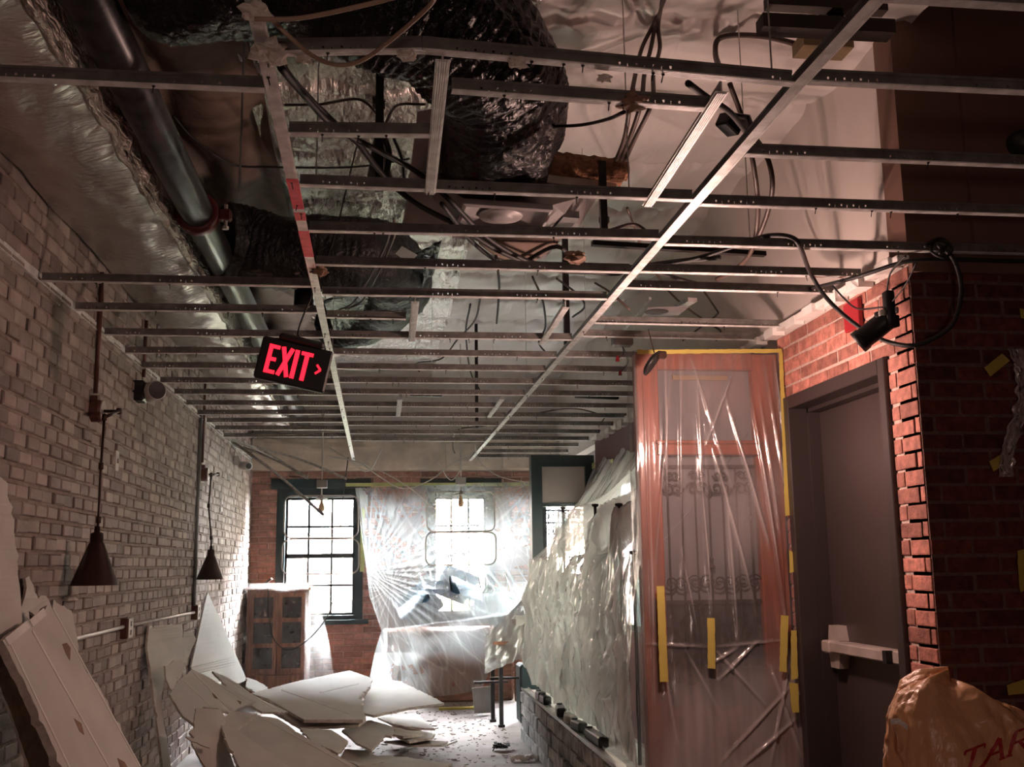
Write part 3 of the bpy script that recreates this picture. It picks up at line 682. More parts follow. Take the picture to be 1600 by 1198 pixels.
# insulation roll on the plenum
ins = MB()
def ifn(u, v):
    a = 2*math.pi*v; p = P(690+290*u, 252+16*u, z=3.05)
    r = .055*(1+.45*N(u*9, math.cos(a), math.sin(a))+.2*N(u*30, math.cos(a)*2, math.sin(a)*2))*(1 if u < .97 else .6)
    return p+Vector((0, math.cos(a)*r*1.3, math.sin(a)*r))
ins.grid(ifn, 60, 16); o = ins.build('insulation_batt', 'fibreglass', smooth=True, loc=P(830, 262, z=3.05)); tag(o, 'torn orange-brown insulation batt on top of the diffuser box', 'insulation')
w = MB()
def wfn(u, v):
    p = P(700+130*u, 172+88*v+6*u, z=3.1-.04*v); return p+Vector((0, -.05*math.sin(math.pi*v)-.03*N(u*5, v*4), .03*N(u*4, v*3, 2)))
w.grid(wfn, 26, 26); o = w.build('plastic_wrap', 'plastic_scrap', smooth=True, loc=P(765, 215, z=3.1), solid=.003); tag(o, 'crumpled clear plastic wrap above the insulation batt', 'plastic wrap')
w = MB()
def w2(u, v):
    p = P(697+132*u, 170+92*v+6*u, z=3.12-.04*v); return p+Vector((0, -.05*math.sin(math.pi*v), .02*N(u*4, v*3, 2)))
w.grid(w2, 20, 20); o = w.build('duct_blanket', 'foil_rumpled', smooth=True, loc=P(765, 215, z=3.14), solid=.01); tag(o, 'brownish duct blanket behind the crumpled clear plastic', 'insulation')
m = MB(); a = [P(652, 175, z=3.15), P(700, 165, z=3.15), P(690, 275, z=3.0), P(628, 352, z=2.9), P(640, 280, z=3.0)]; m.add(a, [[0, 1, 2, 3, 4]]); o = m.build('duct_flap', 'sheet_metal', loc=a[0], solid=.004); tag(o, 'bent grey sheet metal flap left of the diffuser box', 'sheet metal')

# rods and hangers
def rod(a, b, z0, z1, r, mt, name, lab, cat, grp=None):
    p, q = P(*a, z=z0), P(*b, z=z1); m = MB(); m.tube([p, q], r, 8); o = m.build(name, mt, smooth=True, loc=p); return tag(o, lab, cat, grp)
def post(px, py_b, zb, zt, r, lab):
    p = P(px, py_b, z=zb); m = MB(); m.box((p.x-r, p.y-r, zb), (p.x+r, p.y+r, zt)); o = m.build('hanging_strut', 'black_metal', loc=p); tag(o, lab, 'strut', 'black hanging struts')
post(592, 298, 2.85, 3.66, .016, 'black strut hanging from a bracket over the bright foil')
post(944, 372, 2.72, 3.05, .014, 'short black strut with a socket right of the diffuser')
post(886, 538, 2.75, 3.62, .018, 'long black strut below the looping cables')
post(745, 668, 2.64, 3.66, .014, 'black strut far down the grid')
post(1302, 60, 3.2, 3.66, .03, 'dark strut carrying the steel channel')
bt = thing('rod_bracket', P(592, 165, z=3.55), 'black square bracket with two splayed straps above bright foil', 'bracket')
m = MB(); c0 = P(592, 160, z=3.6); m.box(c0-Vector((.03, .03, .02)), c0+Vector((.03, .03, .02))); world_part(m, 'plate', 'black_metal', bt)
m = MB(); m.bar(P(590, 215, z=3.3), P(577, 290, z=2.95), .03, .006); m.bar(P(592, 215, z=3.3), P(610, 290, z=2.95), .03, .006); world_part(m, 'strap', 'black_metal', bt)
bt = thing('steel_channel', P(1290, 40, z=3.25), 'dark brown steel channel above the right runner', 'channel')
m = MB(); a, b = P(1187, 38, z=3.2), P(1392, 48, z=3.2); m.bar(a, b, .07, .05); world_part(m, 'lower_flange', 'beam_dark', bt)
m = MB(); m.bar(a+Vector((.04, .03, .1)), b+Vector((0, .03, .1)), .05, .04); world_part(m, 'upper_flange', 'beam_dark', bt)
m = MB(); a = P(1255, 52, z=3.55); b = P(1312, 80, z=3.55); m.box((a.x, min(a.y, b.y), 3.5), (b.x, min(a.y, b.y)+.12, 3.56)); o = m.build('mustard_block', 'yellow_block', loc=a); tag(o, 'mustard coloured perforated block behind the right runner', 'block')
m = MB(); a = P(1118, 388, z=2.72); b = P(1195, 397, z=2.72); a0 = P(925, 380, z=2.72); m.bar(a0, b, .03, .02); o = m.build('black_channel', 'black_metal', loc=a0); tag(o, 'thin black channel behind the fifth cross tee', 'channel')
m = MB(); m.bar(P(900, 618, z=2.75), P(965, 621, z=2.75), .05, .03); m.bar(P(690, 617, z=2.75), P(640, 616, z=2.75), .05, .03); m.bar(P(530, 572, z=2.8), P(600, 575, z=2.8), .05, .04)
o = m.build('dark_channel', 'black_metal', loc=P(900, 618, z=2.75)); tag(o, 'broken dark channel seen between the far cross tees', 'channel')

# ------------------------------------------------------------------ cables
def cable(name, pts, r, mt, lab, grp=None, n=7, cat='cable'):
    q = spline([at(a, b, z) for a, b, z in pts], n); q = [Vector((min(v.x, XR-.04) if v.y > YN-.02 else v.x, min(v.y, YF-.1), min(v.z, ROOF-.06))) for v in q]; m = MB(); m.tube(q, r, 8); o = m.build(name, mt, smooth=True, loc=q[0]); return tag(o, lab, cat, grp)
cb = 'black cables looping over the grid'
cable('black_cable', [(434, 95, 2.75), (470, 140, 2.85), (520, 190, 2.9), (560, 225, 2.9), (600, 275, 2.88), (650, 318, 2.8), (720, 355, 2.72), (780, 392, 2.68), (850, 418, 2.68), (930, 422, 2.68), (1000, 416, 2.68), (1060, 408, 2.68), (1125, 402, 2.66)], .011, 'black_cable', 'thickest black cable sagging from the bent tee to below the diffuser', cb)
cable('black_cable', [(438, 105, 2.72), (480, 155, 2.8), (525, 200, 2.82), (590, 235, 2.85), (650, 268, 2.85), (700, 310, 2.72), (760, 370, 2.68), (830, 410, 2.66), (900, 425, 2.66), (985, 420, 2.66)], .010, 'black_cable', 'black cable running just below the thickest one', cb)
cable('black_cable', [(690, 318, 2.7), (740, 380, 2.7), (800, 415, 2.68), (870, 385, 2.7), (905, 420, 2.68), (960, 428, 2.67), (990, 420, 2.67), (1085, 404, 2.67), (1160, 380, 2.67), (1200, 368, 2.64), (1235, 370, 2.6), (1250, 385, 2.57), (1268, 430, -4.12), (1300, 475, -4.05), (1360, 522, -3.9), (1420, 540, -3.74), (1465, 525, -3.70), (1492, 500, -3.68), (1502, 450, -3.68), (1490, 405, -3.70), (1465, 382, -3.72)], .009, 'black_cable', 'black cable dropping in a wide loop around the security camera', cb)
cable('black_cable', [(1010, 420, 2.66), (1090, 443, 2.66), (1160, 452, 2.66), (1250, 452, 2.64), (1330, 435, -4.0), (1410, 410, -3.78), (1470, 405, -3.74), (1600, 408, -3.74)], .009, 'black_cable', 'black cable stretched level towards the dark brick wall', cb)
cable('black_cable', [(1445, 385, -3.70), (1470, 372, -3.72), (1488, 388, -3.70), (1475, 402, -3.68), (1455, 392, -3.70), (1462, 376, -3.73), (1480, 380, -3.71), (1468, 396, -3.69)], .006, 'black_cable', 'tangled black cable knot at the top of the wide loop')
cable('brown_cable', [(1255, 72, 3.56), (1200, 58, 3.58), (1150, 55, 3.58), (1122, 62, 3.58), (1118, 85, 3.5), (1125, 108, 3.3)], .012, 'brown_cable', 'brown cable arching over the white roof lining at upper right')
for i, (o_, z) in enumerate(((0, 3.3), (14, 3.35), (28, 3.3))):
    cable('brown_cable', [(1043-o_*.2, -12, 3.6), (1020+o_*.3, 40, 3.6), (1003+o_, 75, 3.5), (993+o_, 115, 3.3), (985+o_*1.2, 160, 3.1), (976+o_*.6, 215, 3.05), (963+o_*.5, 250, 3.05)], .009, 'brown_cable', ('left', 'middle', 'right')[i]+' brown cable of the bundle hanging above the paper clump', 'bundle of three brown cables')
cable('brown_cable', [(1140, 130, 3.2), (1160, 185, 3.1), (1172, 230, 2.95), (1182, 290, 2.85), (1184, 340, 2.8), (1175, 390, 2.72), (1150, 420, 2.7), (1120, 436, 2.7)], .010, 'brown_cable', 'left cable of the pair looping behind the right bay tees', 'pair of looped brown cables')
cable('brown_cable', [(1168, 200, 3.1), (1196, 240, 2.95), (1207, 285, 2.85), (1200, 330, 2.8), (1185, 370, 2.74), (1170, 400, 2.72)], .010, 'brown_cable', 'right cable of the pair looping behind the right bay tees', 'pair of looped brown cables')
cable('brown_cable', [(1075, 130, 2.75), (1105, 152, 2.8), (1140, 175, 2.85), (1165, 205, 2.9)], .010, 'black_cable', 'short dark cable ending at the black clip near the slanting furring')
cable('thin_cable', [(862, 198, 2.95), (910, 195, 2.9), (950, 186, 2.8), (975, 175, 2.65)], .006, 'black_cable', 'thin dark cable reaching the paper clump on the second tee')
cable('thin_cable', [(270, 180, 3.3), (300, 215, 3.25), (340, 245, 3.2), (372, 259, 3.2), (430, 261, 3.2), (520, 262, 3.2), (580, 258, 3.2), (640, 248, 3.2)], .005, 'black_cable', 'thin black wire drooping across the brown paper lining')
cable('thin_cable', [(445, 164, 3.3), (500, 163, 3.3), (560, 155, 3.4), (590, 180, 3.2), (598, 200, 3.1), (620, 165, 3.4), (665, 163, 3.4)], .006, 'brown_cable', 'thin brown wire draped over the black bracket')
cable('black_cable', [(595, 175, 3.3), (597, 205, 3.1), (608, 240, 3.0), (600, 290, 2.9)], .012, 'black_cable', 'short thick black cable hanging at the bracket')
cable('thin_cable', [(615, 215, 3.0), (628, 250, 2.95), (632, 290, 2.9)], .006, 'black_cable', 'thin black wire hanging right of the bracket')
tb = [('tan_wire', [(398, 30, 2.5), (470, 28, 2.5), (560, 10, 2.5), (620, -5, 2.5)], 'tan wire running from left runner to the photo top'),
      ('tan_wire', [(424, 30, 2.55), (450, 55, 2.52), (490, 88, 2.5), (530, 102, 2.5), (570, 92, 2.5), (620, 55, 2.5), (670, 10, 2.5), (682, -10, 2.5)], 'tan wire sagging in a curve under the bent tee')]
for mt, p_, lab in tb: cable('tan_wire', p_, .005, mt, lab, 'tan wires at the photo top', cat='wire')
for i, p_ in enumerate((
        [(752, 455, 2.9), (742, 500, 2.95), (715, 530, 3.0), (690, 560, 3.0), (652, 567, 2.9), (655, 580, 2.8)], [(775, 400, 2.65), (780, 450, 2.75), (776, 505, 2.9)],
        [(735, 475, 2.9), (728, 520, 2.95), (735, 580, 2.9), (750, 610, 2.8)], [(832, 432, 2.8), (848, 470, 2.85), (852, 510, 2.85), (842, 535, 2.8), (857, 555, 2.75)],
        [(870, 435, 2.8), (905, 462, 2.8), (913, 480, 2.8), (895, 495, 2.8)], [(930, 442, 2.8), (955, 458, 2.72), (985, 485, 2.63)],
        [(760, 665, 2.8), (715, 672, 2.75), (708, 700, 2.7), (720, 718, 2.68), (745, 712, 2.68), (760, 690, 2.7)], [(950, 360, 2.75), (990, 350, 2.8), (1015, 365, 2.75), (1030, 380, 2.7)],
        [(980, 325, 2.9), (1010, 400, 2.85), (1060, 470, 2.8), (1150, 532, 2.75)], [(840, 645, 2.8), (890, 638, 2.8), (930, 645, 2.75), (960, 660, 2.7)], [(1100, 455, 2.9), (1130, 500, 2.9), (1150, 533, 2.9)])):
    cable('thin_cable', p_, .006, 'brown_cable' if i > 4 else 'black_cable', ('dark wire hooking left of the far grid centre', 'straight dark wire hanging under the diffuser', 'crooked dark wire beside the bright foil', 'dark wire snaking beside the long black strut', 'dark wire curling right of the long black strut', 'thin wire crossing behind the right runner', 'wire loop hanging near the far right runner', 'thin wire arching beside the short black strut', 'long thin diagonal rod behind the right runner', 'thin wire arching over the far tees', 'thin rod over the tall cabinet')[i], cat='wire')
for i, p_ in enumerate(([(512, 712, 11.0), (560, 722, 10.5), (600, 738, 10.3), (640, 762, 10.2), (680, 795, 10.2), (728, 832, 10.2)], [(552, 715, 10.5), (590, 742, 10.3), (630, 763, 10.3), (672, 750, 10.3), (705, 725, 10.3), (740, 705, 10.3)], [(742, 693, 10.15), (748, 718, 10.4), (775, 742, 10.4), (815, 752, 10.4), (835, 752, 10.3)], [(516, 700, 10.5), (545, 718, 10.3), (575, 736, 10.2), (597, 700, 10.2)], [(685, 722, 10.4), (705, 750, 10.3), (725, 725, 10.3)])):
    q = spline([P(a, b, y=y) for a, b, y in p_], 7); m = MB(); m.tube(q, .006, 6); o = m.build('white_wire', 'white_wire', smooth=True, loc=q[0])
    tag(o, ('long white wire trailing down onto the window plastic', 'white wire looping between the two hanging bulbs', 'white wire drooping towards the black door frame', 'white wire curling above the left window', 'white wire forked above the right bulb')[i], 'wire', 'white wires at the far wall')

# small boxes and fittings between the tees
bx = thing('junction_box', P(972, 531, z=2.62), 'grey junction box hanging with loose red wire nuts', 'junction box')
m = MB(); c = P(972, 531, z=2.62); m.box(c-Vector((.055, .04, .035)), c+Vector((.055, .04, .035)), bev=.006); world_part(m, 'box_body', 'grey_box', bx)
for a, b in (((968, 545), (965, 560)), ((975, 548), (969, 582))):
    m = MB(); q = P(*b, z=2.5); m.tube(spline([c-Vector((0, 0, .03)), P((a[0]+6), (a[1]+b[1])/2, z=2.56), q], 5), .004, 6); world_part(m, 'wire', 'brown_cable', bx)
    m = MB(); m.lathe([(0, .016), (.006, .014), (.012, -.016), (0, -.018)], 10, 0, Matrix.Translation(q)); world_part(m, 'wire_nut', 'alarm_red', bx)
rl = thing('recessed_light_plate', P(1040, 486, z=2.66), 'grey metal plate of a missing recessed light above the grid', 'light housing')
m = MB(); c = [P(1000, 496, z=2.66), P(1060, 492, z=2.66), P(1077, 478, z=2.66), P(1012, 480, z=2.66)]; m.prism(c, (0, 0, -1), -.004); world_part(m, 'plate', 'sheet_metal', rl)
m = MB(); c1 = P(1026, 487, z=2.655); m.lathe([(0, -.002), (.06, -.002), (.06, .0), (0, .0)], 24, 0, Matrix.Translation(c1)); world_part(m, 'opening', 'black_plastic', rl)
m = MB(); m.bar(P(975, 515, z=2.70), P(1016, 466, z=2.70), .012, .012); m.bar(P(1060, 480, z=2.70), P(1082, 468, z=2.7), .05, .02); world_part(m, 'hanger_bar', 'galvanised', rl)
rl = thing('ring_light', P(474, 482, z=2.85), 'white ring of a recessed light above the exit sign', 'recessed light')
m = MB(); c = P(474, 482, z=2.80); m.lathe([(.055, .01), (.082, .0), (.085, -.006), (.070, -.008), (.052, .006)], 28, 0, Matrix.Translation(c)); world_part(m, 'trim_ring', 'white_plastic', rl, True)
m = MB(); m.lathe([(.053, .006), (.050, .1), (0, .11)], 24, 0, Matrix.Translation(c)); world_part(m, 'can', 'black_metal', rl, True)
m = MB(); c = P(1140, 193, z=2.95)
mt = Matrix.Translation(c) @ Matrix.Rotation(R(25), 4, 'Y') @ Matrix.Rotation(R(30), 4, 'Z'); m.box((-.04, -.03, -.03), (.04, .03, .025), 0, mt, .006); m.tube([c+Vector((.02, 0, .03)), P(1168, 183, z=3.0), P(1180, 215, z=2.9)], .012, 6)
o = m.build('cable_clip_box', 'black_plastic', loc=c); tag(o, 'black clip box dangling beside the slanting furring piece', 'clip')
m = MB(); c = P(944, 345, z=2.9); m.lathe([(0, .05), (.016, .05), (.018, .02), (.024, .015), (.024, -.005), (.014, -.02), (.014, -.06), (0, -.06)], 14, 0, Matrix.Translation(c)); o = m.build('lamp_socket', 'black_plastic', smooth=False, loc=c); tag(o, 'black socket hanging right of the diffuser', 'socket')

# ------------------------------------------------------------------ fittings on the left wall
def P3(px, py, **k): return P(px, py, **k)
def sconce(px_box, y_rod, sc_px, lab, seg):
    b = P(*px_box, x=XL+.03); root = thing('wall_pendant_lamp', b, lab, 'wall lamp', 'cone-shaded lamps on the left wall')
    XW = XL+.02
    m = MB(); m.lathe([(0, .05), (.05, .05), (.056, .04), (.056, 0), (0, 0)], 24, 0, Matrix.Translation((XW, b.y, b.z)) @ Matrix.Rotation(R(90), 4, 'Y')); m.box((XW, b.y-.03, b.z+.05), (XW+.03, b.y+.03, b.z+.075)); world_part(m, 'wall_box', 'conduit_brown', root)
    m = MB(); m.lathe([(0, .058), (.052, .056), (.052, .050)], 24, 0, Matrix.Translation((XW, b.y, b.z)) @ Matrix.Rotation(R(90), 4, 'Y')); world_part(m, 'cover_plate', 'silver_paint', root)
    ax = XW+.13
    a0 = Vector((XW+.05, b.y, b.z)); a1 = Vector((ax, b.y, b.z)); pts = [P(x, y, x=ax) for x, y in seg]
    m = MB(); m.tube([a0, a1], .008, 8); m.tube([a1, pts[0]], .008, 8); m.lathe([(0, .018), (.014, .014), (.014, -.014), (0, -.018)], 10, 0, Matrix.Translation(a1)); world_part(m, 'arm', 'bronze', root, True)
    m = MB(); m.tube(pts, .0065, 8)
    for p in pts[:-1]: m.lathe([(0, .02), (.012, .014), (.012, -.014), (0, -.02)], 10, 0, Matrix.Translation(p))
    world_part(m, 'rod', 'bronze', root, True)
    t = pts[-1]; m = MB(); m.lathe([(.0, .02), (.012, .018), (.014, -.01), (.028, -.015), (.030, -.06), (.036, -.062)], 20, 0, Matrix.Translation(t)); world_part(m, 'socket_cap', 'bronze', root, True)
    m = MB(); h = sc_px; m.lathe([(.034, -.06), (.105, -.06-h), (.107, -.062-h), (.103, -.06-h), (.032, -.062)], 32, 0, Matrix.Translation(t)); world_part(m, 'lamp_shade', 'bronze', root, True)
    return root
sconce((147, 642), 0, .19, 'nearer wall lamp with dark cone shade hanging on a jointed rod', [(163, 652), (158, 728), (154, 812), (152, 828)])
sconce((317, 741), 0, .18, 'farther wall lamp with dark cone shade beside the vertical conduits', [(330, 742), (326, 790), (330, 840), (330, 856)])
def wallpipe(pts, r, mt, name, lab, x=XL+.03, cat='conduit'):
    q = [P(a, b, x=x) for a, b in pts]; m = MB(); m.tube(q, r, 10); o = m.build(name, mt, smooth=True, loc=q[0]); return tag(o, lab, cat)
y5 = P(147, 625, x=XL+.03).y
m = MB(); m.tube([(XL+.035, y5, 2.275), (XL+.035, y5, 2.9)], .012, 10); o = m.build('conduit', 'conduit_brown', smooth=True, loc=(XL+.035, y5, 2.27)); tag(o, 'brown conduit rising from the nearer wall lamp past the trim', 'conduit')
y6 = P(318, 735, x=XL+.03).y
m = MB(); m.tube([(XL+.035, y6-.1, 2.25), (XL+.035, y6-.1, 2.9)], .012, 10); o = m.build('conduit', 'conduit_brown', smooth=True, loc=(XL+.035, y6-.1, 2.25)); tag(o, 'brown conduit rising from the farther wall lamp', 'conduit')
y7 = P(312, 700, x=XL+.03).y
m = MB(); m.tube([(XL+.03, y7, 1.12), (XL+.03, y7, 2.62)], .016, 10); o = m.build('conduit', 'grey_box', smooth=True, loc=(XL+.03, y7, 1.12)); tag(o, 'long grey vertical conduit running down to the outlet box', 'conduit')
m = MB(); y8 = P(225, 580, x=XL+.03).y; m.tube([(XL+.03, y8, 2.55), (XL+.03, y8, 2.9)], .012, 10); o = m.build('conduit', 'conduit_brown', smooth=True, loc=(XL+.03, y8, 2.55)); tag(o, 'short brown conduit above the wall speaker', 'conduit')
sp = P(222, 610, x=XL+.05); root = thing('wall_speaker', sp, 'white round-faced speaker on dark bracket high on the left wall', 'speaker')
m = MB(); m.box(sp+Vector((-.045, -.08, -.07)), sp+Vector((.03, .05, .05)), bev=.01); world_part(m, 'bracket', 'black_plastic', root)
m = MB(); mt = Matrix.Translation(sp+Vector((.06, -.02, -.01))) @ Matrix.Rotation(R(-35), 4, 'Z') @ Matrix.Rotation(R(90), 4, 'Y') @ Matrix.Rotation(R(20), 4, 'X')
m.lathe([(0, -.08), (.05, -.075), (.058, -.03), (.058, .07), (.052, .075)], 24, 0, mt); world_part(m, 'speaker_body', 'white_plastic', root, True)
m = MB(); m.lathe([(0, .068), (.053, .070)], 24, 0, mt); world_part(m, 'speaker_mesh', 'black_plastic', root)
sp = P(372, 727, x=XL+.05); root = thing('wall_camera', sp, 'small white security camera near the far left corner', 'camera')
m = MB(); m.box(sp+Vector((-.04, -.06, .0)), sp+Vector((.02, .06, .09)), bev=.01); world_part(m, 'bracket', 'white_plastic', root)
m = MB(); mt = Matrix.Translation(sp+Vector((.08, -.05, -.01))) @ Matrix.Rotation(R(-60), 4, 'Z') @ Matrix.Rotation(R(95), 4, 'Y'); m.lathe([(0, -.1), (.04, -.09), (.045, .07), (.03, .075)], 18, 0, mt); world_part(m, 'camera_body', 'white_plastic', root, True)
m = MB(); m.lathe([(0, .078), (.030, .076)], 18, 0, mt); world_part(m, 'lens', 'black_plastic', root)
for (a, b, lab) in ((182, 720, 'small white switch plate on the brick between the two lamps'), (346, 790, 'tiny white plate on the far bricks')):
    p = P(a, b, x=XL+.02); root = thing('switch_plate', p, lab, 'switch'); m = MB(); m.box(p+Vector((-.01, -.035, -.057)), p+Vector((.006, .035, .057)), bev=.003); world_part(m, 'plate', 'white_plastic', root)
    m = MB(); m.box(p+Vector((.004, -.006, -.012)), p+Vector((.012, .006, .012))); world_part(m, 'toggle', 'grey_box', root)
def outlet(px, py, lab):
    p = P(px, py, x=XL+.05); root = thing('outlet_box', p, lab, 'outlet box', 'outlet boxes on the horizontal conduit')
    m = MB(); m.box(p+Vector((-.05, -.057, -.057)), p+Vector((.012, .057, .057)), bev=.008); world_part(m, 'box_body', 'conduit_brown', root)
    m = MB(); m.box(p+Vector((.012, -.055, -.055)), p+Vector((.017, .055, .055)), bev=.002); f_ = world_part(m, 'face_plate', 'white_plastic', root)
    for s in (-.024, .024): m = MB(); m.box(p+Vector((.017, -.014, s-.014)), p+Vector((.019, .014, s+.014)), bev=.0008); world_part(m, 'socket', 'black_plastic', f_)
    return p
pa = outlet(200, 981, 'nearer brown outlet box on the white horizontal conduit'); pb2 = outlet(308, 956, 'farther brown outlet box at the foot of the vertical conduit')
m = MB(); m.tube([(XL+.035, 3.4, 1.075), (XL+.035, pa.y-.06, pa.z+.01)], .011, 10); o = m.build('conduit', 'conduit_white', smooth=True, loc=(XL+.035, 4, 1.07)); tag(o, 'white horizontal conduit between the leaning boards and nearer outlet box', 'conduit')
m = MB(); m.tube([(XL+.035, pa.y+.06, pa.z+.01), (XL+.035, pb2.y-.06, pb2.z)], .011, 10); o = m.build('conduit', 'conduit_white', smooth=True, loc=(XL+.035, pa.y, pa.z)); tag(o, 'white horizontal conduit joining the two outlet boxes', 'conduit')
m = MB(); c = P(108, 938, x=XL+.03); m.lathe([(0, .02), (.03, .018), (.045, 0), (0, -.01)], 9, 0, Matrix.Translation(c)); o = m.build('broken_anchor', 'gypsum_core', loc=c); tag(o, 'broken plaster lump on the brick above the big leaning board', 'lump')

# ------------------------------------------------------------------ exit sign
c = P(459, 570, y=4.60); rt = R(12.3)
root = thing('exit_sign', c, 'black exit sign with glowing red EXIT letters tilted below the grid', 'exit sign', rot=(0, rt, R(4)))
m = MB(); m.box((-.155, -.022, -.095), (.155, .022, .095), bev=.008); m.build('sign_housing', 'black_plastic', root)
m = MB(); hgt, t = .128, .016; z0 = -.064; yf = -.0245
def lb(x0, za, x1, zb_, w=t): m.bar((x0, yf, za), (x1, yf, zb_), .005, w, up=(0, -1, 0)) if False else m.prism(_q(x0, za, x1, zb_, w), (0, -1, 0), .004)
def _q(x0, za, x1, zb_, w):
    d = Vector((x1-x0, 0, zb_-za)).normalized(); s = Vector((-d.z, 0, d.x))*w/2; A = Vector((x0, yf, za)); B = Vector((x1, yf, zb_))
    return [A+s, A-s, B-s, B+s]
x = -.118
lb(x+.008, z0, x+.008, z0+hgt, .018); lb(x, z0+.008, x+.046, z0+.008); lb(x, z0+hgt/2, x+.040, z0+hgt/2); lb(x, z0+hgt-.008, x+.046, z0+hgt-.008)
x = -.064; lb(x+.006, z0, x+.046, z0+hgt, .018); lb(x+.046, z0, x+.006, z0+hgt, .018)
x = .004; lb(x, z0, x, z0+hgt, .019)
x = .022; lb(x+.026, z0, x+.026, z0+hgt, .019); lb(x, z0+hgt-.008, x+.052, z0+hgt-.008)
m.build('exit_letters', 'exit_red', root)
m = MB(); lb(.098, .020, .118, 0, .009); lb(.118, 0, .098, -.020, .009); m.build('arrow', 'exit_red', root)
m = MB(); m.box((-.09, -.03, .095), (.11, .06, .125), bev=.01); m.build('canopy', 'black_plastic', root)
m = MB(); m.tube(spline([(0, .02, .12), (-.02, .06, .2), (.03, .1, .6), (.03, .1, 1.15)], 6), .004, 6); m.build('wire', 'black_cable', root)

# ------------------------------------------------------------------ right side: alarm plate, camera, lamp
m = MB(); p = [P(1320, 470, x=XR-.02), P(1342, 458, x=XR-.02), P(1343, 514, x=XR-.02), P(1323, 520, x=XR-.02)]
m.box((XR-.03, min(q.y for q in p), min(q.z for q in p)+.01), (XR-.008, max(q.y for q in p), max(q.z for q in p)-.02), bev=.003); o = m.build('alarm_plate', 'alarm_red', loc=p[0]); tag(o, 'dark red alarm plate on the bricks above the exit door', 'alarm')
c = P(1385, 500, x=1.97); root = thing('security_camera', c, 'black bullet camera hanging loose on wires over the exit door', 'camera')
m = MB(); e = P(1350, 528, x=1.90); d = (e-c).normalized(); mt = Matrix.Translation(e) @ d.to_track_quat('Z', 'Y').to_matrix().to_4x4(); m.lathe([(0, -.13), (.036, -.125), (.042, -.10), (.042, .0), (.046, .002), (.046, .03), (.040, .03), (.038, .01), (0, .008)], 24, 0, mt); world_part(m, 'camera_body', 'black_plastic', root, True)
m = MB(); m.box(P(1390, 490, x=1.97)-Vector((.018, .02, .05)), P(1390, 490, x=1.97)+Vector((.018, .02, .09)), bev=.005); m.lathe([(0, .03), (.03, .02), (.03, -.02), (0, -.03)], 14, 0, Matrix.Translation(c+Vector((.01, -.02, -.01)))); m.lathe([(0, .026), (.026, .015), (.026, -.015), (0, -.026)], 14, 0, Matrix.Translation(c+Vector((-.02, .0, .015)))); world_part(m, 'mount', 'black_plastic', root, True)
m = MB(); m.lathe([(.014, .012), (.016, 0), (.014, -.012)], 10, 0, Matrix.Translation(c+Vector((-.03, -.03, .02)))); m.lathe([(.010, .012), (.012, 0), (.010, -.012)], 10, 0, Matrix.Translation(c+Vector((.02, -.04, .03)))); world_part(m, 'silver_knob', 'silver', root, True)
m = MB(); m.tube(spline([P(1385, 465, x=1.97), P(1390, 430, x=1.95), P(1405, 410, x=1.92), P(1415, 400, x=1.9)], 6), .004, 6); m.tube(spline([P(1380, 480, x=1.96), P(1340, 482, x=1.97), P(1318, 465, x=1.97), P(1300, 445, x=1.97)], 6), .004, 6); m.tube(spline([P(1395, 470, x=1.96), P(1415, 445, x=1.95), P(1432, 410, x=1.9)], 6), .003, 6); world_part(m, 'wire', 'black_cable', root, True)
c = P(1018, 566, y=4.95); root = thing('work_lamp', c, 'dark round lamp dish hanging from a wire at the top of the wooden door', 'lamp')
d = Vector((.75, -.25, -.60)).normalized(); mt = Matrix.Translation(c) @ d.to_track_quat('Z', 'Y').to_matrix().to_4x4()
m = MB(); m.lathe([(0, -.012), (.05, -.012), (.07, .0), (.072, .012), (.066, .010), (0, .0)], 28, 0, mt); world_part(m, 'lamp_dish', 'black_metal', root, True)
m = MB(); m.box(c+Vector((.03, -.02, .02)), c+Vector((.075, .02, .055)), bev=.006); world_part(m, 'lamp_mount', 'bronze', root)
m = MB(); m.tube(spline([c+Vector((.02, 0, .03)), P(1017, 530, y=4.97), P(1013, 515, y=5.06)], 6), .003, 6); world_part(m, 'wire', 'brown_cable', root)

# ------------------------------------------------------------------ tall antique door unit behind plastic
YD = 5.20
def D(px, py, y=YD): return P(px, py, y=y)
x0, x1 = D(998, 700).x, XR-.02; zt = D(1100, 552).z
ad = thing('antique_door', ((x0+x1)/2, YD+.05, 0), 'tall antique wooden door with iron scrollwork wrapped in clear plastic', 'door')
def xz(px): return D(px, 800).x
sl, sr = xz(1036), xz(1186)
for a, b in ((x0, sl), (sr, x1)):
    m = MB(); m.box((a, YD, 0), (b, YD+.09, zt), bev=.006); m.box((a+.03, YD-.008, .1), (b-.03, YD, zt-.1)); world_part(m, 'stile', 'wood_red', ad)
zr = [D(1100, q).z for q in (577, 694, 711, 717, 1107)]
m = MB(); m.box((sl, YD, zr[0]), (sr, YD+.09, zt)); world_part(m, 'top_rail', 'wood_red', ad)
m = MB(); m.box((sl-.02, YD-.02, zr[2]), (sr+.02, YD+.09, zr[1]), bev=.005); m.box((sl-.03, YD-.03, zr[1]), (sr+.03, YD+.07, zr[1]+.018), bev=.005); world_part(m, 'transom_rail', 'wood_red', ad)
m = MB(); m.box((sl, YD+.05, zr[1]), (sr, YD+.056, zr[0])); m.box((sl, YD+.05, zr[4]+.50), (sr, YD+.056, zr[2])); world_part(m, 'glass', 'grey_glass', ad)
m = MB(); m.box((sl, YD+.045, zr[4]), (sr, YD+.056, zr[4]+.50)); world_part(m, 'lower_glass', 'hutch_pane', ad, label='dark lower glass')
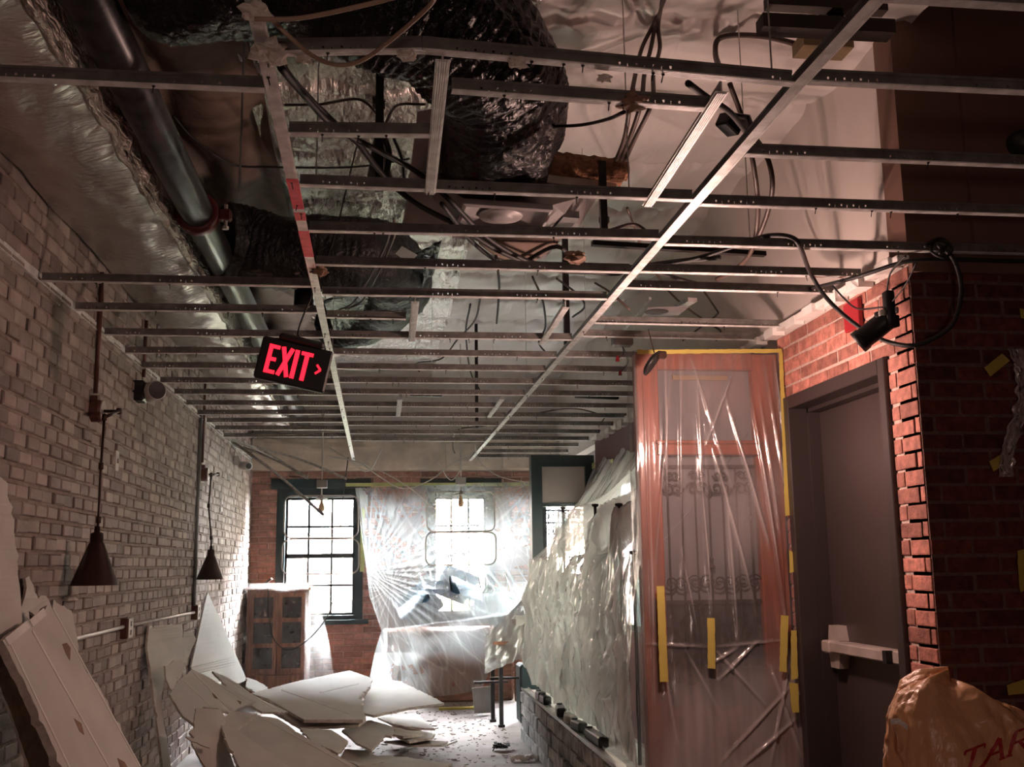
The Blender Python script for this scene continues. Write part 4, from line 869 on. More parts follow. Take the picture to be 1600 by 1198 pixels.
m = MB(); m.box((sl, YD+.01, 0), (sr, YD+.08, zr[4])); m.box((sl, YD-.012, zr[4]-.035), (sr, YD+.02, zr[4]), bev=.004); m.box((sl+.05, YD-.005, .12), (sr-.05, YD+.02, zr[4]-.12), bev=.008)
for k in range(5): x = sl+.06+k*(sr-sl-.12)/4; m.box((x-.006, YD-.009, .13), (x+.006, YD, zr[4]-.13))
world_part(m, 'kick_panel', 'wood_red', ad)
m = MB(); za, zb_ = D(1100, 585).z, D(1100, 592).z; m.box((xz(1062), YD+.03, zb_), (xz(1150), YD+.045, za)); world_part(m, 'inner_bead', 'yellow_block', ad)
m = MB(); w = sr-sl; yi = YD+.03
for k in range(7): x = sl+w*(k+.5)/7; m.tube([(x, yi, zr[4]+.03), (x, yi, zr[2]-.05)], .0045, 6)
for z in (D(1100, 728).z, D(1100, 940).z, D(1100, 1095).z): m.bar((sl, yi, z), (sr, yi, z), .008, .016)
def scroll(cx, cz, r, s, t=1): return [Vector((cx+s*(r*(1-.75*a/20))*math.cos(a*.42), yi-.006, cz+t*(r*(1-.75*a/20))*math.sin(a*.42))) for a in range(21)]
for z, r in ((D(1100, 762).z, .042), (D(1100, 910).z, .052), (D(1100, 742).z, .03)):
    for k in range(4):
        x = sl+w*(k+.5)/4
        for s in (-1, 1): m.tube(scroll(x+s*r*.55, z, r*.8, s, 1 if k % 2 else -1), .0045, 6)
for z in (D(1100, 880).z, D(1100, 765).z): m.lathe([(0, .04), (.012, .02), (.006, 0), (.02, -.02), (0, -.04)], 10, 0, Matrix.Translation(((sl+sr)/2, yi, z)))
world_part(m, 'iron_grille', 'rust_iron', ad)
def segd(px, pz, a, b):
    ax, az = a; bx, bz = b; dx, dz = bx-ax, bz-az; L = dx*dx+dz*dz; t = max(0, min(1, ((px-ax)*dx+(pz-az)*dz)/L)); return math.hypot(px-ax-dx*t, pz-az-dz*t), t
folds = [((1008, 556), (1020, 1100)), ((1036, 556), (1040, 800)), ((1047, 560), (1020, 900)), ((1060, 560), (1062, 930)), ((1075, 560), (1140, 760)), ((1085, 600), (1096, 760)), ((1150, 560), (1098, 700)), ((1110, 700), (1180, 960)), ((1160, 560), (1225, 960)), ((1176, 560), (1215, 840)), ((1190, 560), (1222, 760)),
    ((1205, 560), (1224, 700)), ((1090, 720), (1110, 960)), ((1130, 620), (1200, 860)), ((1005, 1005), (1110, 1010)), ((1110, 1010), (1235, 998)), ((1060, 1000), (1120, 1110)), ((1110, 1010), (1190, 1100)), ((1180, 1000), (1120, 1060)), ((1240, 1060), (1120, 1190)), ((1235, 1000), (1200, 1190)), ((1030, 1010), (1060, 1198)), ((1150, 1010), (1100, 1040)), ((1240, 1120), (1150, 1198)), ((1130, 760), (1150, 1000)), ((1060, 850), (1090, 1000)), ((1200, 1040), (1248, 1180))]
folds = [((D(*a).x, D(*a).z), (D(*b).x, D(*b).z), random.uniform(.6, 1.3)) for a, b in folds]
def cab(u, v):
    x = x0-.02+(x1+.03-x0)*u; z = .02+(zt+.005-.02)*v
    h = 0
    for a, b, k in folds:
        d, t = segd(x, z, a, b)
        if d < .05: h += k*.014*math.exp(-(d/.007)**2)*math.sin(math.pi*(.08+.84*t))
    low = max(0, 1-z/.95)
    h += .012*N(x*3, z*2, 4)+.02*low*N(x*6, z*4, 2)+.04*low*math.sin(math.pi*u)+.012*low*N(x*16, z*5, 8)
    FOLD.append(h*70-.12+.25*low)
    h += .003*N(x*38, z*2.2, 8)
    return (x, YD-.035-max(-.02, h)*1.0, z)
FOLD.clear(); m = MB(); m.grid(cab, 130, 330)
def side(u, v): z = .02+(zt+.005-.02)*v; q = cab(0, v); return (q[0]-.008*math.sin(math.pi*u)-.006*N(z*5, u*3), q[1]+(YD+.12-q[1])*u, z)
m.grid(side, 12, 330)
o = m.build('plastic_sheet', 'plastic_cabinet', smooth=True, loc=((x0+x1)/2, YD-.04, 0)); folded(o, FOLD); tag(o, 'wrinkled clear plastic sheet taped over the tall antique wooden door', 'plastic sheet')
def tape(pxs, y=None, x=None, lab='', mt='tape_yellow', off=0):
    q = [P(a, b, y=y) if x is None else P(a, b, x=x) for a, b in pxs]; n_ = (q[1]-q[0]).cross(q[2]-q[1]).normalized()
    if n_.dot(EYE-q[0]) < 0: n_ = -n_
    m = MB(); e = []
    for i in range(4):
        a, b = q[i], q[(i+1) % 4]; k = max(1, int((b-a).length/.02))
        for j in range(k): p = a.lerp(b, j/k); e.append(p+n_*(.0015*N(p.x*30, p.z*30))+Vector((jit(.0015), 0, jit(.0015))))
    m.prism(e, n_, .0012); o = m.build('tape_strip', mt, loc=q[0]); return tag(o, lab, 'tape', 'yellow masking tape strips')
yt = YD-.075
tape([(1026, 915), (1038, 915), (1044, 1065), (1031, 1065)], yt, lab='long yellow tape strip on the left stile of the antique door')
tape([(1105, 965), (1117, 965), (1118, 1045), (1106, 1044)], yt, lab='yellow tape strip at the middle of the antique door')
tape([(1220, 961), (1232, 962), (1229, 1050), (1218, 1049)], yt, lab='yellow tape strip at the right stile of the antique door')
tape([(1233, 1066), (1247, 1068), (1249, 1113), (1238, 1114)], yt-.01, lab='lowest yellow tape strip right of the antique door')
tape([(1236, 985), (1245, 985), (1247, 1060), (1236, 1062)], yt-.01, lab='curled yellow tape strip right of the antique door above the lowest one')
tape([(1233, 860), (1239, 862), (1241, 893), (1234, 895)], yt, lab='tiny yellow tape strip between antique door and exit door frame')
tape([(995, 546), (1222, 545), (1222, 551), (996, 553)], YD-.06, lab='long horizontal yellow tape along the top of the antique door')
tape([(1217, 551), (1223, 551), (1235, 804), (1227, 806)], YD-.065, lab='long vertical yellow tape beside the exit door frame')
tape([(1538, 574), (1566, 552), (1578, 564), (1547, 588)], YN-.02, lab='tilted yellow tape piece highest on the dark brick wall')
tape([(1546, 720), (1568, 708), (1575, 722), (1552, 736)], YN-.02, lab='small yellow tape piece midway down the dark brick wall')
tape([(1589, 860), (1612, 855), (1615, 915), (1594, 925)], YN-.02, lab='yellow tape piece at the right photo edge on dark brick')
tape([(1573, 1070), (1612, 1058), (1612, 1082), (1576, 1086)], YN-.02, lab='dim yellow tape piece behind the shopping bag')
tape([(1594, 482), (1606, 484), (1606, 498), (1595, 496)], YN-.02, lab='tiny yellow tape corner below the brown board')
m = MB()
def scr(u, v): p = P(1574+22*u+14*math.sin(v*5), 545+200*v, y=YN-.03); return p+Vector((.02*N(u*6, v*14), -.02*abs(N(u*5, v*12, 3)), 0))
m.grid(scr, 12, 60); o = m.build('plastic_scrap', 'plastic_scrap', smooth=True, loc=P(1585, 600, y=YN-.03)); tag(o, 'crumpled clear plastic ribbon hanging on the dark brick wall', 'plastic sheet')
m = MB(); c = P(1598, 222, y=YN-.05); m.lathe([(0, .05), (.04, .045), (.055, .0), (.055, -.03)], 20, 0, Matrix.Translation(c) @ Matrix.Rotation(R(90), 4, 'X')); o = m.build('round_fixture', 'black_plastic', smooth=True, loc=c); tag(o, 'black round fixture at the right edge of the brown board', 'fixture')

# ------------------------------------------------------------------ knee wall, railing and the big draped sheet
struct(brick_wall('wall_knee', (1.20, 8.85, 0), (0, -1, 0), (0, 0, 1), 3.5, .39, ['stone_grey', 'stone_mortar', 'mortar_gap'], bl=.30, ch=.098, jag=.014, proud=.02, back=.28))
m = MB(); m.box((1.185, 5.36, .391), (1.245, 8.85, .402)); m.box((1.185, 5.36, .402), (1.189, 8.85, .412)); m.box((1.241, 5.36, .402), (1.245, 8.85, .412)); o = m.build('metal_track', 'rail_metal', loc=(1.215, 7, .391)); tag(o, 'pale metal track along the top of the grey knee wall', 'track')
for i, (y, ln, mt, lab) in enumerate(((8.1, .12, 'black_plastic', 'farthest black fitting on the pale track'), (7.85, .16, 'black_plastic', 'second black fitting on the pale track from the far end'), (7.25, .2, 'black_plastic', 'middle black fitting on the pale track'), (6.55, .15, 'black_plastic', 'black fitting on the pale track behind the nearest one'), (6.1, .35, 'black_plastic', 'nearest long black fitting on the pale track'), (6.85, .1, 'white_plastic', 'white plug between black fittings on the track'))):
    m = MB(); mt_ = Matrix.Translation((1.235+jit(.01), y, .44)) @ Matrix.Rotation(R(random.uniform(-12, 12)), 4, 'Z'); m.box((-.03, -ln/2, -.038), (.03, ln/2, .02), 0, mt_, .008); m.lathe([(0, .02), (.02, .018), (.022, 0), (.02, -.018), (0, -.02)], 12, 0, mt_ @ Matrix.Translation((0, ln/2, .01)))
    o = m.build('track_fitting', mt, loc=(1.235, y, .42)); tag(o, lab, 'fitting', 'fittings on the pale track')
peaks = []
for i, (px, py, lab) in enumerate(((880, 800, 'farthest'), (930, 797, 'second farthest'), (967, 797, 'second nearest'), (990, 872, 'nearest'))):
    p = P(px, py, x=1.34); peaks.append((p.y, p.z)); m = MB(); m.tube([(1.34, p.y, .39), (1.34, p.y, p.z+.02)], .010, 8); m.lathe([(0, .022), (.022, .018), (.022, .006), (.012, 0)], 12, 0, Matrix.Translation((1.34, p.y, p.z+.02)))
    o = m.build('railing_post', 'black_metal', loc=(1.34, p.y, .39)); tag(o, lab+' black railing post poking up into the big draped plastic', 'post', 'railing posts under the plastic')
m = MB()
YA, YB = 5.24, 9.95
def sheet3(u, v):
    # u: near -> far, v: top -> bottom
    yt_ = YA+(YB-YA)*u; yb_ = 5.24+(8.92-5.24)*u
    k = .30
    zt_ = 2.34-.03*math.sin(u*40)
    def crest(y):
        z = 1.45
        for (py_, pz) in peaks: z = max(z, pz+.03-1.1*min(.9, abs(y-py_))**.75)
        return z
    if v < k:
        w = v/k; y = yt_+(yb_-yt_)*w*.75; x = 2.075+(1.36-2.075)*w; zc_ = crest(y)
        z = zt_+(zc_-zt_)*(w**.9)-.10*math.sin(math.pi*w)*(.6+.5*N(y*1.7, w)); z += .014*N(y*22, w*2)*w+.01*math.sin(y*26+3*w)
        x += .02*N(y*5, w*4)
    else:
        w = (v-k)/(1-k); y = yt_+(yb_-yt_)*(.75+.25*w); zc_ = crest(y); zb2 = .44+.06*N(y*2, 3)
        z = zc_+(zb2-zc_)*w
        bel = .07*math.sin(math.pi*min(1, w*1.15))*(.5+.5*N(y*1.9, w*1.5, 7))
        # pleats radiating from the nearest post tops
        a = 0; ws = 0
        for (py_, pz) in peaks:
            g = math.exp(-((y-py_)/.42)**2)+1e-4; a += g*math.atan2(y-py_, .12+max(0, pz-z)); ws += g
        a /= ws; a += .22*N(y*1.6, z*1.8, 5)
        r1 = abs(math.sin(a*8+1.5*N(y*2, z*1.2)))**.7; r2 = abs(math.sin(a*19+3*N(y*3, z*2, 2)))**.7; r3 = 1-2*abs(N(y*4+z*2.2, z*1.6, 4)); r4 = 1-2*abs(N(y*14+z*5, z*3.5, 6))
        amp = .4+.6*min(1, w*1.8)
        x = 1.34-.10*w**.7-bel+min(1, .25+(y-5.3)*1.2)*(amp*(.085*r1+.050*r2)-.032*r3-.020*r4-.03)
        if z < 1.0 and w > .8: x = x*(1-(w-.8)*2.5)+1.29*(w-.8)*2.5
        z += .02*N(y*6, w*5)*(1-w)
    FOLD.append(0 if v < k else (max(0, 1-r1*1.6)**1.5+.7*max(0, 1-r2*1.5)**1.5+.5*max(0, r4-.6)+.6*max(0, r3-.7))*1.5)
    return (x, y, z)
m.grid(sheet3, 420, 190); o = m.build('plastic_sheet', 'plastic_drape', smooth=True, loc=(1.5, 7.5, .4)); folded(o, FOLD); tag(o, 'big glossy plastic sheet draped from the maroon wall over the railing', 'plastic sheet')
for i, (px, py) in enumerate(((897, 733), (925, 728), (950, 722), (972, 716))):
    p = P(px+30, py-6, x=XR-.03); m = MB(); m.box((p.x-.004, p.y-.07, p.z-.03), (p.x, p.y+.07, p.z+.025)); o = m.build('tape_strip', 'tape_green', loc=p); tag(o, 'pale green tape holding the big draped sheet, %s from the far end' % ord_(i), 'tape', 'pale green tapes on the maroon wall')

# black door frame with iron gate at the far right
fr = thing('entrance_frame', (1.8, 10.05, 0), 'black painted entrance frame at the far right behind the draped plastic', 'frame')
m = MB(); m.box((1.47, 10.02, 0), (1.575, 10.16, 2.45)); m.box((2.0, 10.02, 0), (2.09, 10.16, 2.45)); m.box((1.575, 10.02, 2.34), (2.0, 10.16, 2.45)); world_part(m, 'frame_posts', 'dark_frame', fr)
m = MB(); m.box((1.575, 10.06, 1.99), (2.0, 10.08, 2.34)); world_part(m, 'transom_panel', 'plaster_white', fr)
m = MB(); m.box((1.575, 10.03, 1.955), (2.0, 10.10, 1.99)); world_part(m, 'transom_bar', 'dark_frame', fr)
m = MB()
for k in range(9): x = 1.585+k*.05; m.tube([(x, 10.06, .05), (x, 10.06, 1.93)], .006, 6)
for z in (1.92, 1.80, 1.2, .1): m.bar((1.575, 10.06, z), (2.0, 10.06, z), .01, .018)
yi = 10.055
for k in range(4):
    x = 1.64+k*.095
    for s in (-1, 1):
        m.tube([Vector((q.x, yi, q.z)) for q in scroll(x+s*.018, 1.86, .032, s)], .005, 5); m.tube([Vector((q.x, yi, q.z)) for q in scroll(x+s*.02, 1.72, .04, s, -1)], .005, 5)
world_part(m, 'iron_gate', 'black_metal', fr)

# ------------------------------------------------------------------ far end: hutch, lamps, table, chairs and the window sheet
hx0, hx1, hy, hz = -1.385, -.73, 11.78, 1.20
ht = thing('glazed_cabinet', ((hx0+hx1)/2, hy, 0), 'wooden cabinet with six dark glass panes in the far left corner', 'cabinet')
m = MB(); m.box((hx0, hy+.02, 0), (hx1, hy+.42, hz-.03)); m.box((hx0-.02, hy-.02, hz-.03), (hx1+.02, hy+.44, hz), bev=.006); m.box((hx0, hy-.005, .0), (hx1, hy+.03, .09)); world_part(m, 'body', 'wood_hutch', ht)
mid = (hx0+hx1)/2
for a, b in ((hx0+.03, mid-.004), (mid+.004, hx1-.03)):
    m = MB(); z0, z1 = .30, hz-.06; m.box((a, hy-.01, z0), (a+.045, hy+.02, z1)); m.box((b-.045, hy-.01, z0), (b, hy+.02, z1))
    for k in range(4): z = z0+(z1-z0-.045)*k/3; m.box((a+.045, hy-.01, z), (b-.045, hy+.02, z+.045))
    d_ = world_part(m, 'door', 'wood_hutch', ht)
    m = MB(); m.box((a+.045, hy+.008, z0+.02), (b-.045, hy+.014, z1-.02)); world_part(m, 'glass', 'hutch_pane', d_)
m = MB(); m.box((hx0+.03, hy-.01, .11), (hx1-.03, hy+.02, .28), bev=.004); dr = world_part(m, 'drawer', 'wood_hutch', ht)
for x in (hx0+.17, hx1-.17): m = MB(); m.lathe([(0, .02), (.014, .018), (.008, .0)], 12, 0, Matrix.Translation((x, hy-.01, .2)) @ Matrix.Rotation(R(90), 4, 'X')); world_part(m, 'knob', 'black_metal', dr)
m = MB()
def hut(u, v):
    x = hx0-.02+(hx1-hx0+.30)*u; z = .04+(hz+.005)*v; k = max(0, (x-hx1)/.26)
    w = .018*N(x*9, z*2)+.01*math.sin((x-mid)*40*(1.3-v)+2*N(x, z*3))+.02*(1-v)*math.sin(x*25)
    tie = math.exp(-((x-mid)/.05)**2)*max(0, 1-abs(z-.62)*3)*.05
    zz = z if k == 0 else min(z, hz-k*.10+.02)
    return (x-(k*.26*(v**2)), hy-.05-w*1.2+tie*.5+k*.15, zz)
m.grid(hut, 60, 90); o = m.build('plastic_sheet', 'plastic_hutch', smooth=True, loc=(mid, hy-.05, .04)); tag(o, 'clear plastic sheet hanging over the far glazed cabinet', 'plastic sheet')
root = thing('small_device', (-1.22, 11.95, hz), 'small grey device tilted on top of the far cabinet', 'device')
m = MB(); mt = Matrix.Translation((-1.2, 11.95, hz+.05)) @ Matrix.Rotation(R(-38), 4, 'Y'); m.box((-.07, -.05, -.012), (.07, .05, .012), 0, mt, .004); world_part(m, 'body', 'grey_box', root)
m = MB(); m.box((-.055, -.052, -.006), (.055, -.049, .008), 0, mt); world_part(m, 'screen', 'black_plastic', root)
q = spline([(-1.16, 11.72, 1.2), (-1.14, 11.70, .95), (-1.08, 11.68, .66), (-.9, 11.66, .55), (-.62, 11.5, .75), (-.44, 11.2, 1.1), (-.38, 10.9, 1.8), (-.30, 10.7, 2.5)], 8)
m = MB(); m.tube(q, .006, 6); o = m.build('power_cord', 'black_cable', smooth=True, loc=q[0]); tag(o, 'black cord drooping from the cabinet device up past the left window', 'cord')
def bulb_lamp(px, pyb, y, lab):
    c = P(px, pyb, y=y); root = thing('bulb_pendant', c, lab, 'pendant lamp', 'bare bulb pendants with ring frames')
    m = MB(); m.box(c+Vector((-.05, -.03, -.03)), c+Vector((.05, .03, .045)), bev=.005); world_part(m, 'ceiling_box', 'grey_box', root)
    m = MB(); m.tube([c+Vector((0, 0, .04)), Vector((c.x, c.y, ROOF-.12))], .006, 8); m.tube([c-Vector((0, 0, .03)), c-Vector((0, 0, .10))], .006, 8); world_part(m, 'stem', 'white_plastic', root)
    m = MB(); m.lathe([(0, 0), (.014, 0), (.018, -.02), (.055, -.034), (.058, -.040), (.018, -.036), (.014, -.055), (0, -.055)], 20, 0, Matrix.Translation(c-Vector((0, 0, .09)))); world_part(m, 'socket', 'white_plastic', root, True)
    m = MB(); m.lathe([(.010, 0), (.014, -.02), (.026, -.05), (.03, -.075), (.022, -.10), (0, -.112)], 18, 0, Matrix.Translation(c-Vector((0, 0, .14)))); world_part(m, 'bulb', 'bulb_glass', root, True)
    for z0_, z1_, part in ((-.48, -.10, 'upper_ring'), (-.90+.0, -.49, 'lower_ring')):
        hw = .33; rr_ = .07; pts = []
        if part == 'lower_ring': z0_ = -.80; hw = .34
        for cx, cz, a0 in ((hw-rr_, z1_-rr_, 0), (-hw+rr_, z1_-rr_, 90), (-hw+rr_, z0_+rr_, 180), (hw-rr_, z0_+rr_, 270)):
            pts += [c+Vector((cx+rr_*math.cos(R(a0+k*18)), 0, cz+rr_*math.sin(R(a0+k*18)))) for k in range(6)]
        pts.append(pts[0]); pts.append(pts[1]); m = MB(); m.tube(pts, .007, 7, caps=False); world_part(m, part, 'white_plastic', root, True)
bulb_lamp(503, 757, 9.7, 'bare bulb pendant with rounded ring frame before the left window')
bulb_lamp(720, 752, 10.2, 'bare bulb pendant with rounded ring frame before the plastic-covered window')

# table with stacked chairs
tb_ = thing('dining_table', (.75, 11.6, 0), 'brown table carrying upturned chairs behind the hanging window plastic', 'table')
m = MB(); m.box((.08, 11.22, .70), (1.55, 11.98, .735), bev=.006); world_part(m, 'table_top', 'wood_table', tb_)
m = MB(); m.box((.12, 11.26, .60), (1.51, 11.29, .70)); m.box((.12, 11.9, .60), (1.51, 11.93, .70)); world_part(m, 'apron', 'wood_table', tb_)
for x in (.14, 1.47):
    for y in (11.29, 11.9): m = MB(); m.bar((x, y, 0), (x, y, .70), .05, .05, bev=.005); world_part(m, 'leg', 'wood_table', tb_)
m = MB(); m.box((.16, 11.35, 0), (1.44, 11.75, .56), bev=.02); o = m.build('storage_crate', 'wood_table', loc=(.8, 11.5, 0)); tag(o, 'brown crate under the table behind the window plastic', 'crate')
def chair(loc, rot, seat, lab):
    root = thing('upholstered_chair', loc, lab, 'chair', 'upturned chairs on the covered table', rot)
    m = MB(); m.box((-.21, -.20, -.035), (.21, .20, .035), bev=.025); m.build('seat', seat, root, True)
    m = MB(); m.box((-.19, .19, .22), (.19, .225, .50), bev=.014); m.build('backrest', seat, root, True)
    for x in (-.19, .19):
        m = MB(); m.tube([(x, -.18, -.03), (x*1.08, -.22, -.45)], .011, 8); m.build('leg', 'black_metal', root, True)
        m = MB(); m.tube([(x*1.08, .26, -.45), (x, .19, 0), (x, .21, .48)], .011, 8); m.build('leg', 'black_metal', root, True)
    m = MB(); m.tube([(-.2, -.2, -.25), (.2, -.2, -.25)], .008, 8); m.build('stretcher', 'black_metal', root, True)
chair((.86, 11.74, 1.20), (R(128), R(22), R(15)), 'blue_vinyl', 'upturned blue chair highest in the stack behind the plastic')
chair((.46, 11.72, .99), (R(118), R(-38), R(-10)), 'blue_vinyl', 'upturned blue chair at the left of the stack behind the plastic')
chair((1.26, 11.72, .97), (R(122), R(25), R(30)), 'green_vinyl', 'upturned green chair at the right of the stack behind the plastic')

# hanging sheet over the second window
LB = [(0, (555, 762, 12.12)), (.12, (560, 800, 11.95)), (.30, (573, 893, 11.62)), (.42, (577, 930, 11.38)), (.58, (596, 985, 11.05)), (.75, (585, 1020, 10.9)), (1, (574, 1078, 10.95))]
RB = [(0, (834, 752, 12.12)), (.12, (835, 790, 11.95)), (.3, (838, 850, 11.62)), (.5, (838, 905, 11.28)), (.62, (790, 985, 11.02)), (1, (752, 1076, 10.95))]
def lerpb(B, v):
    for (a, p), (b, q) in zip(B[:-1], B[1:]):
        if v <= b+1e-9: t = (v-a)/(b-a); return Vector(p)*(1-t)+Vector(q)*t
    return Vector(B[-1][1])
LB = [(a, P(p[0], p[1], y=p[2])) for a, p in LB]; RB = [(a, P(p[0], p[1], y=p[2])) for a, p in RB]
KN = P(573, 893, y=11.62); K2 = P(610, 918, y=11.5)
def sheet2(u, v):
    A = Vector(lerpb(LB, v)); B = Vector(lerpb(RB, v)); p = A.lerp(B, u)
    if v > .9: p.z -= .10*math.sin(math.pi*u)*(v-.9)*10*.8
    e = 0
    d = p-KN; r_ = math.hypot(d.x, d.z); a = math.atan2(d.z, d.x)
    if r_ > .02: e += .018*(1-2*abs(math.sin(a*24+1.6*N(a*5, r_)))**.7)*min(1, r_*2.2)*math.exp(-r_/.8)
    d = p-K2; r_ = math.hypot(d.x, d.z); a = math.atan2(d.z, d.x)
    e += .015*(1-2*abs(math.sin(a*17+2*N(a*3, r_, 3)))**.7)*min(1, r_*2.5)*math.exp(-r_/.6)
    fo = 0
    for c_, k_, rr_, sd in ((KN, 19, 1.1, 0), (K2, 13, .8, 3), (P(836, 752, y=12.1), 15, .7, 6)):
        d = p-c_; q_ = math.hypot(d.x, d.z); b_ = math.atan2(d.z, d.x)
        if q_ > .03: fo += max(0, 1-abs(math.sin(b_*k_+1.5*N(b_*6, q_*.6, sd)))*(1.5+q_*7))*math.exp(-q_/rr_)*1.3
    fo += max(0, 1-abs(N(p.x*3+p.z*2.2, p.z*1.1-p.x*.6, 4))*16)*.7*(1 if v > .3 else .3)+max(0, 1-abs(N(p.x*7+p.z*4, p.z*2-p.x, 8))*16)*.4
    FOLD.append(fo*.55+(.22 if v > .3 else 0)*(.5+N(p.x*2, p.z*2, 1))-.04)
    e += .02*N(p.x*5, p.z*3)+.008*N(p.x*30, p.z*4, 2)
    if v > .56: e += (.05*math.sin(p.x*11+3*N(p.x, p.z*2))+.03*N(p.x*9, p.z*6))*min(1, (v-.56)*4)
    if v < .02: e = 0
    k = math.sin(math.pi*u)
    bulge = .0
    if v < .58: bulge = -.18*k*max(0, (v-.15)/.43)**2
    return (p.x, p.y+e*.9+bulge*.6, p.z)
m = MB(); m.grid(sheet2, 330, 260); o = m.build('plastic_sheet', 'plastic_window', smooth=True, loc=(.8, 11.5, 1)); folded(o, FOLD); tag(o, 'translucent plastic sheet hanging over the far window and table', 'plastic sheet')
m = MB(); a, b = P(540, 757, y=12.2), P(836, 757, y=12.2); m.box((a.x, 12.22, a.z-.02), (b.x, 12.235, a.z+.02)); o = m.build('tape_strip', 'tape_green', loc=a); tag(o, 'long pale green tape along the top of the window sheet', 'tape')
m = MB(); a, b = P(566, 800, y=12.1), P(569, 893, y=12.1); m.box((a.x-.02, 12.22, b.z), (a.x+.03, 12.235, a.z+.2)); o = m.build('tape_strip', 'tape_green', loc=a); tag(o, 'pale green tape at the right jamb of the left window', 'tape')

# bar table at the right and the sheet thrown over it
bt = thing('bar_table', (1.4, 9.75, 0), 'black-legged table standing half under the white plastic at right', 'table')
m = MB(); m.box((1.03, 9.50, .705), (1.95, 10.0-.05, .735), bev=.004); world_part(m, 'table_top', 'wood_table', bt)
for x, y in ((1.10, 9.55), (1.06, 9.88), (1.85, 9.55), (1.85, 9.88)):
    m = MB(); m.bar((x, y, .02), (x, y, .705), .035, .035); m.box((x-.028, y-.028, 0), (x+.028, y+.028, .022)); world_part(m, 'leg', 'black_metal', bt)
m = MB(); m.bar((1.02, 9.7, .40), (1.9, 9.7, .40), .02, .02); m.bar((.86, 9.55, .385), (1.16, 9.55, .385), .018, .018); world_part(m, 'stretcher', 'black_metal', bt)
m = MB(); m.box((1.28, 9.62, .0), (1.8, 9.92, .52), bev=.02); o = m.build('storage_bin', 'dark_frame', loc=(1.5, 9.8, 0)); tag(o, 'dark teal bin below the black-legged table', 'bin')
m = MB(); m.prism([(.93, 10.3, .02), (1.12, 10.34, .02), (1.10, 10.38, .26), (.91, 10.34, .25)], (0, -1, 0), .01); o = m.build('paper_sheet', 'white_plastic', loc=(1, 10.3, .02)); tag(o, 'white paper leaning on the floor behind the table leg', 'paper')
m = MB(); m.box((.62, 10.75, .0), (1.0, 10.85, .02)); o = m.build('brass_strip', 'tape_yellow', loc=(.8, 10.8, 0)); tag(o, 'bright yellow strip on the floor below the window sheet', 'floor strip')
def sheet5(u, v):
    t = v; px = 757+84*u; top = 905+90*(1-u)**.9 if u < 1 else 905; bot = 1052-35*u
    py = top+(bot-top)*t; y = 9.42+.45*(1-t)**1.5*(.4+u)
    p = P(px, py, y=y); e = .025*math.sin(u*28+5*N(u*2, t*2))*(.4+t)+.03*N(u*9, t*7)
    return (p.x, p.y-e*.8-.02, p.z)
m = MB(); m.grid(sheet5, 90, 80)
def sheet5b(u, v): q = sheet5(u, 0); return (q[0]+.12*v, q[1]+.55*v, q[2]-.12*v*v+.015*N(u*9, v*6))
m.grid(sheet5b, 90, 20); o = m.build('plastic_sheet', 'plastic_drape', smooth=True, loc=(1.3, 9.5, .7)); tag(o, 'white plastic heap thrown over the black-legged table', 'plastic sheet')
m = MB(); m.box((1.22, 9.62, .735), (1.9, 9.9, .95), bev=.03); m.box((1.4, 9.62, .95), (1.9, 9.9, 1.18), bev=.03); o = m.build('covered_boxes', 'white_plastic', loc=(1.5, 9.8, .735)); tag(o, 'pale boxes hidden under the plastic heap on the table', 'box')

# ------------------------------------------------------------------ fallen drywall
def board(px, anchor, y, n_, lab, th=.013, face='gypsum_face', name='drywall_piece', grp='broken drywall pieces in the pile', lines=(), rag=.007, keep=(), holes=(), curve=0, x=None):
    n_ = Vector(n_).normalized(); p = P(*anchor, y=y) if x is None else P(*anchor, x=x); sd = random.random()*99
    q = [PP(a, b, p, n_) for a, b in px]; e = []
    for i in range(len(q)):
        a, b = q[i], q[(i+1) % len(q)]; L = (b-a).length; k = max(1, int(L/.022)); t = (b-a).normalized(); s = t.cross(n_)
        for j in range(k):
            c = a.lerp(b, j/k)
            if j and i not in keep: c = c+s*(rag*.8*noise.noise(c*9+Vector((sd, 0, 0)))+rag*.5*jit(1)+(rag*3*jit(1) if random.random() < .09 else 0))
            e.append(c)
    for c in e: c.x = max(c.x, XL+.034+th); c.z = max(c.z, .004+th)
    if curve:
        c0 = sum(q, Vector())/len(q); e = [c-n_*curve*((c-c0).length**2) for c in e]
    root = thing(name, p, lab, 'drywall', grp)
    m = MB()
    # triangulated face so that ragged outlines stay clean
    from mathutils.geometry import tessellate_polygon
    tris = tessellate_polygon([e]); k = len(e)
    m.add(e, [list(t) if (e[t[1]]-e[t[0]]).cross(e[t[2]]-e[t[0]]).dot(n_) > 0 else list(t)[::-1] for t in tris], 0)
    bk = [c-n_*th for c in e]
    for c in bk: c.x = max(c.x, XL+.03); c.z = max(c.z, .003)
    m.add(bk, [list(t)[::-1] if (e[t[1]]-e[t[0]]).cross(e[t[2]]-e[t[0]]).dot(n_) > 0 else list(t) for t in tris], 2)
    e2 = [c-n_*.0012 for c in e]
    m.add(e+bk, [[i, k+i, k+(i+1) % k, (i+1) % k] for i in range(k)], 1)
    world_part(m, 'board', [face, 'gypsum_core', 'kraft_paper'], root)
    for ln in lines:
        a, b = PP(*ln[0], p, n_), PP(*ln[1], p, n_); w = ln[2] if len(ln) > 2 else .010
        m = MB(); m.bar(a+n_*.0015, b+n_*.0015, w, .003, up=n_); world_part(m, 'taped_joint', 'joint_tape', root)
    for h in holes:
        hq = [PP(a, b, p, n_)+n_*.0012 for a, b in h]; m = MB(); m.prism(hq, n_, .001); world_part(m, 'torn_patch', 'kraft_paper', root, label='torn brown paper patch')
    return root
ln_ = 'drywall boards leaning on the left wall'
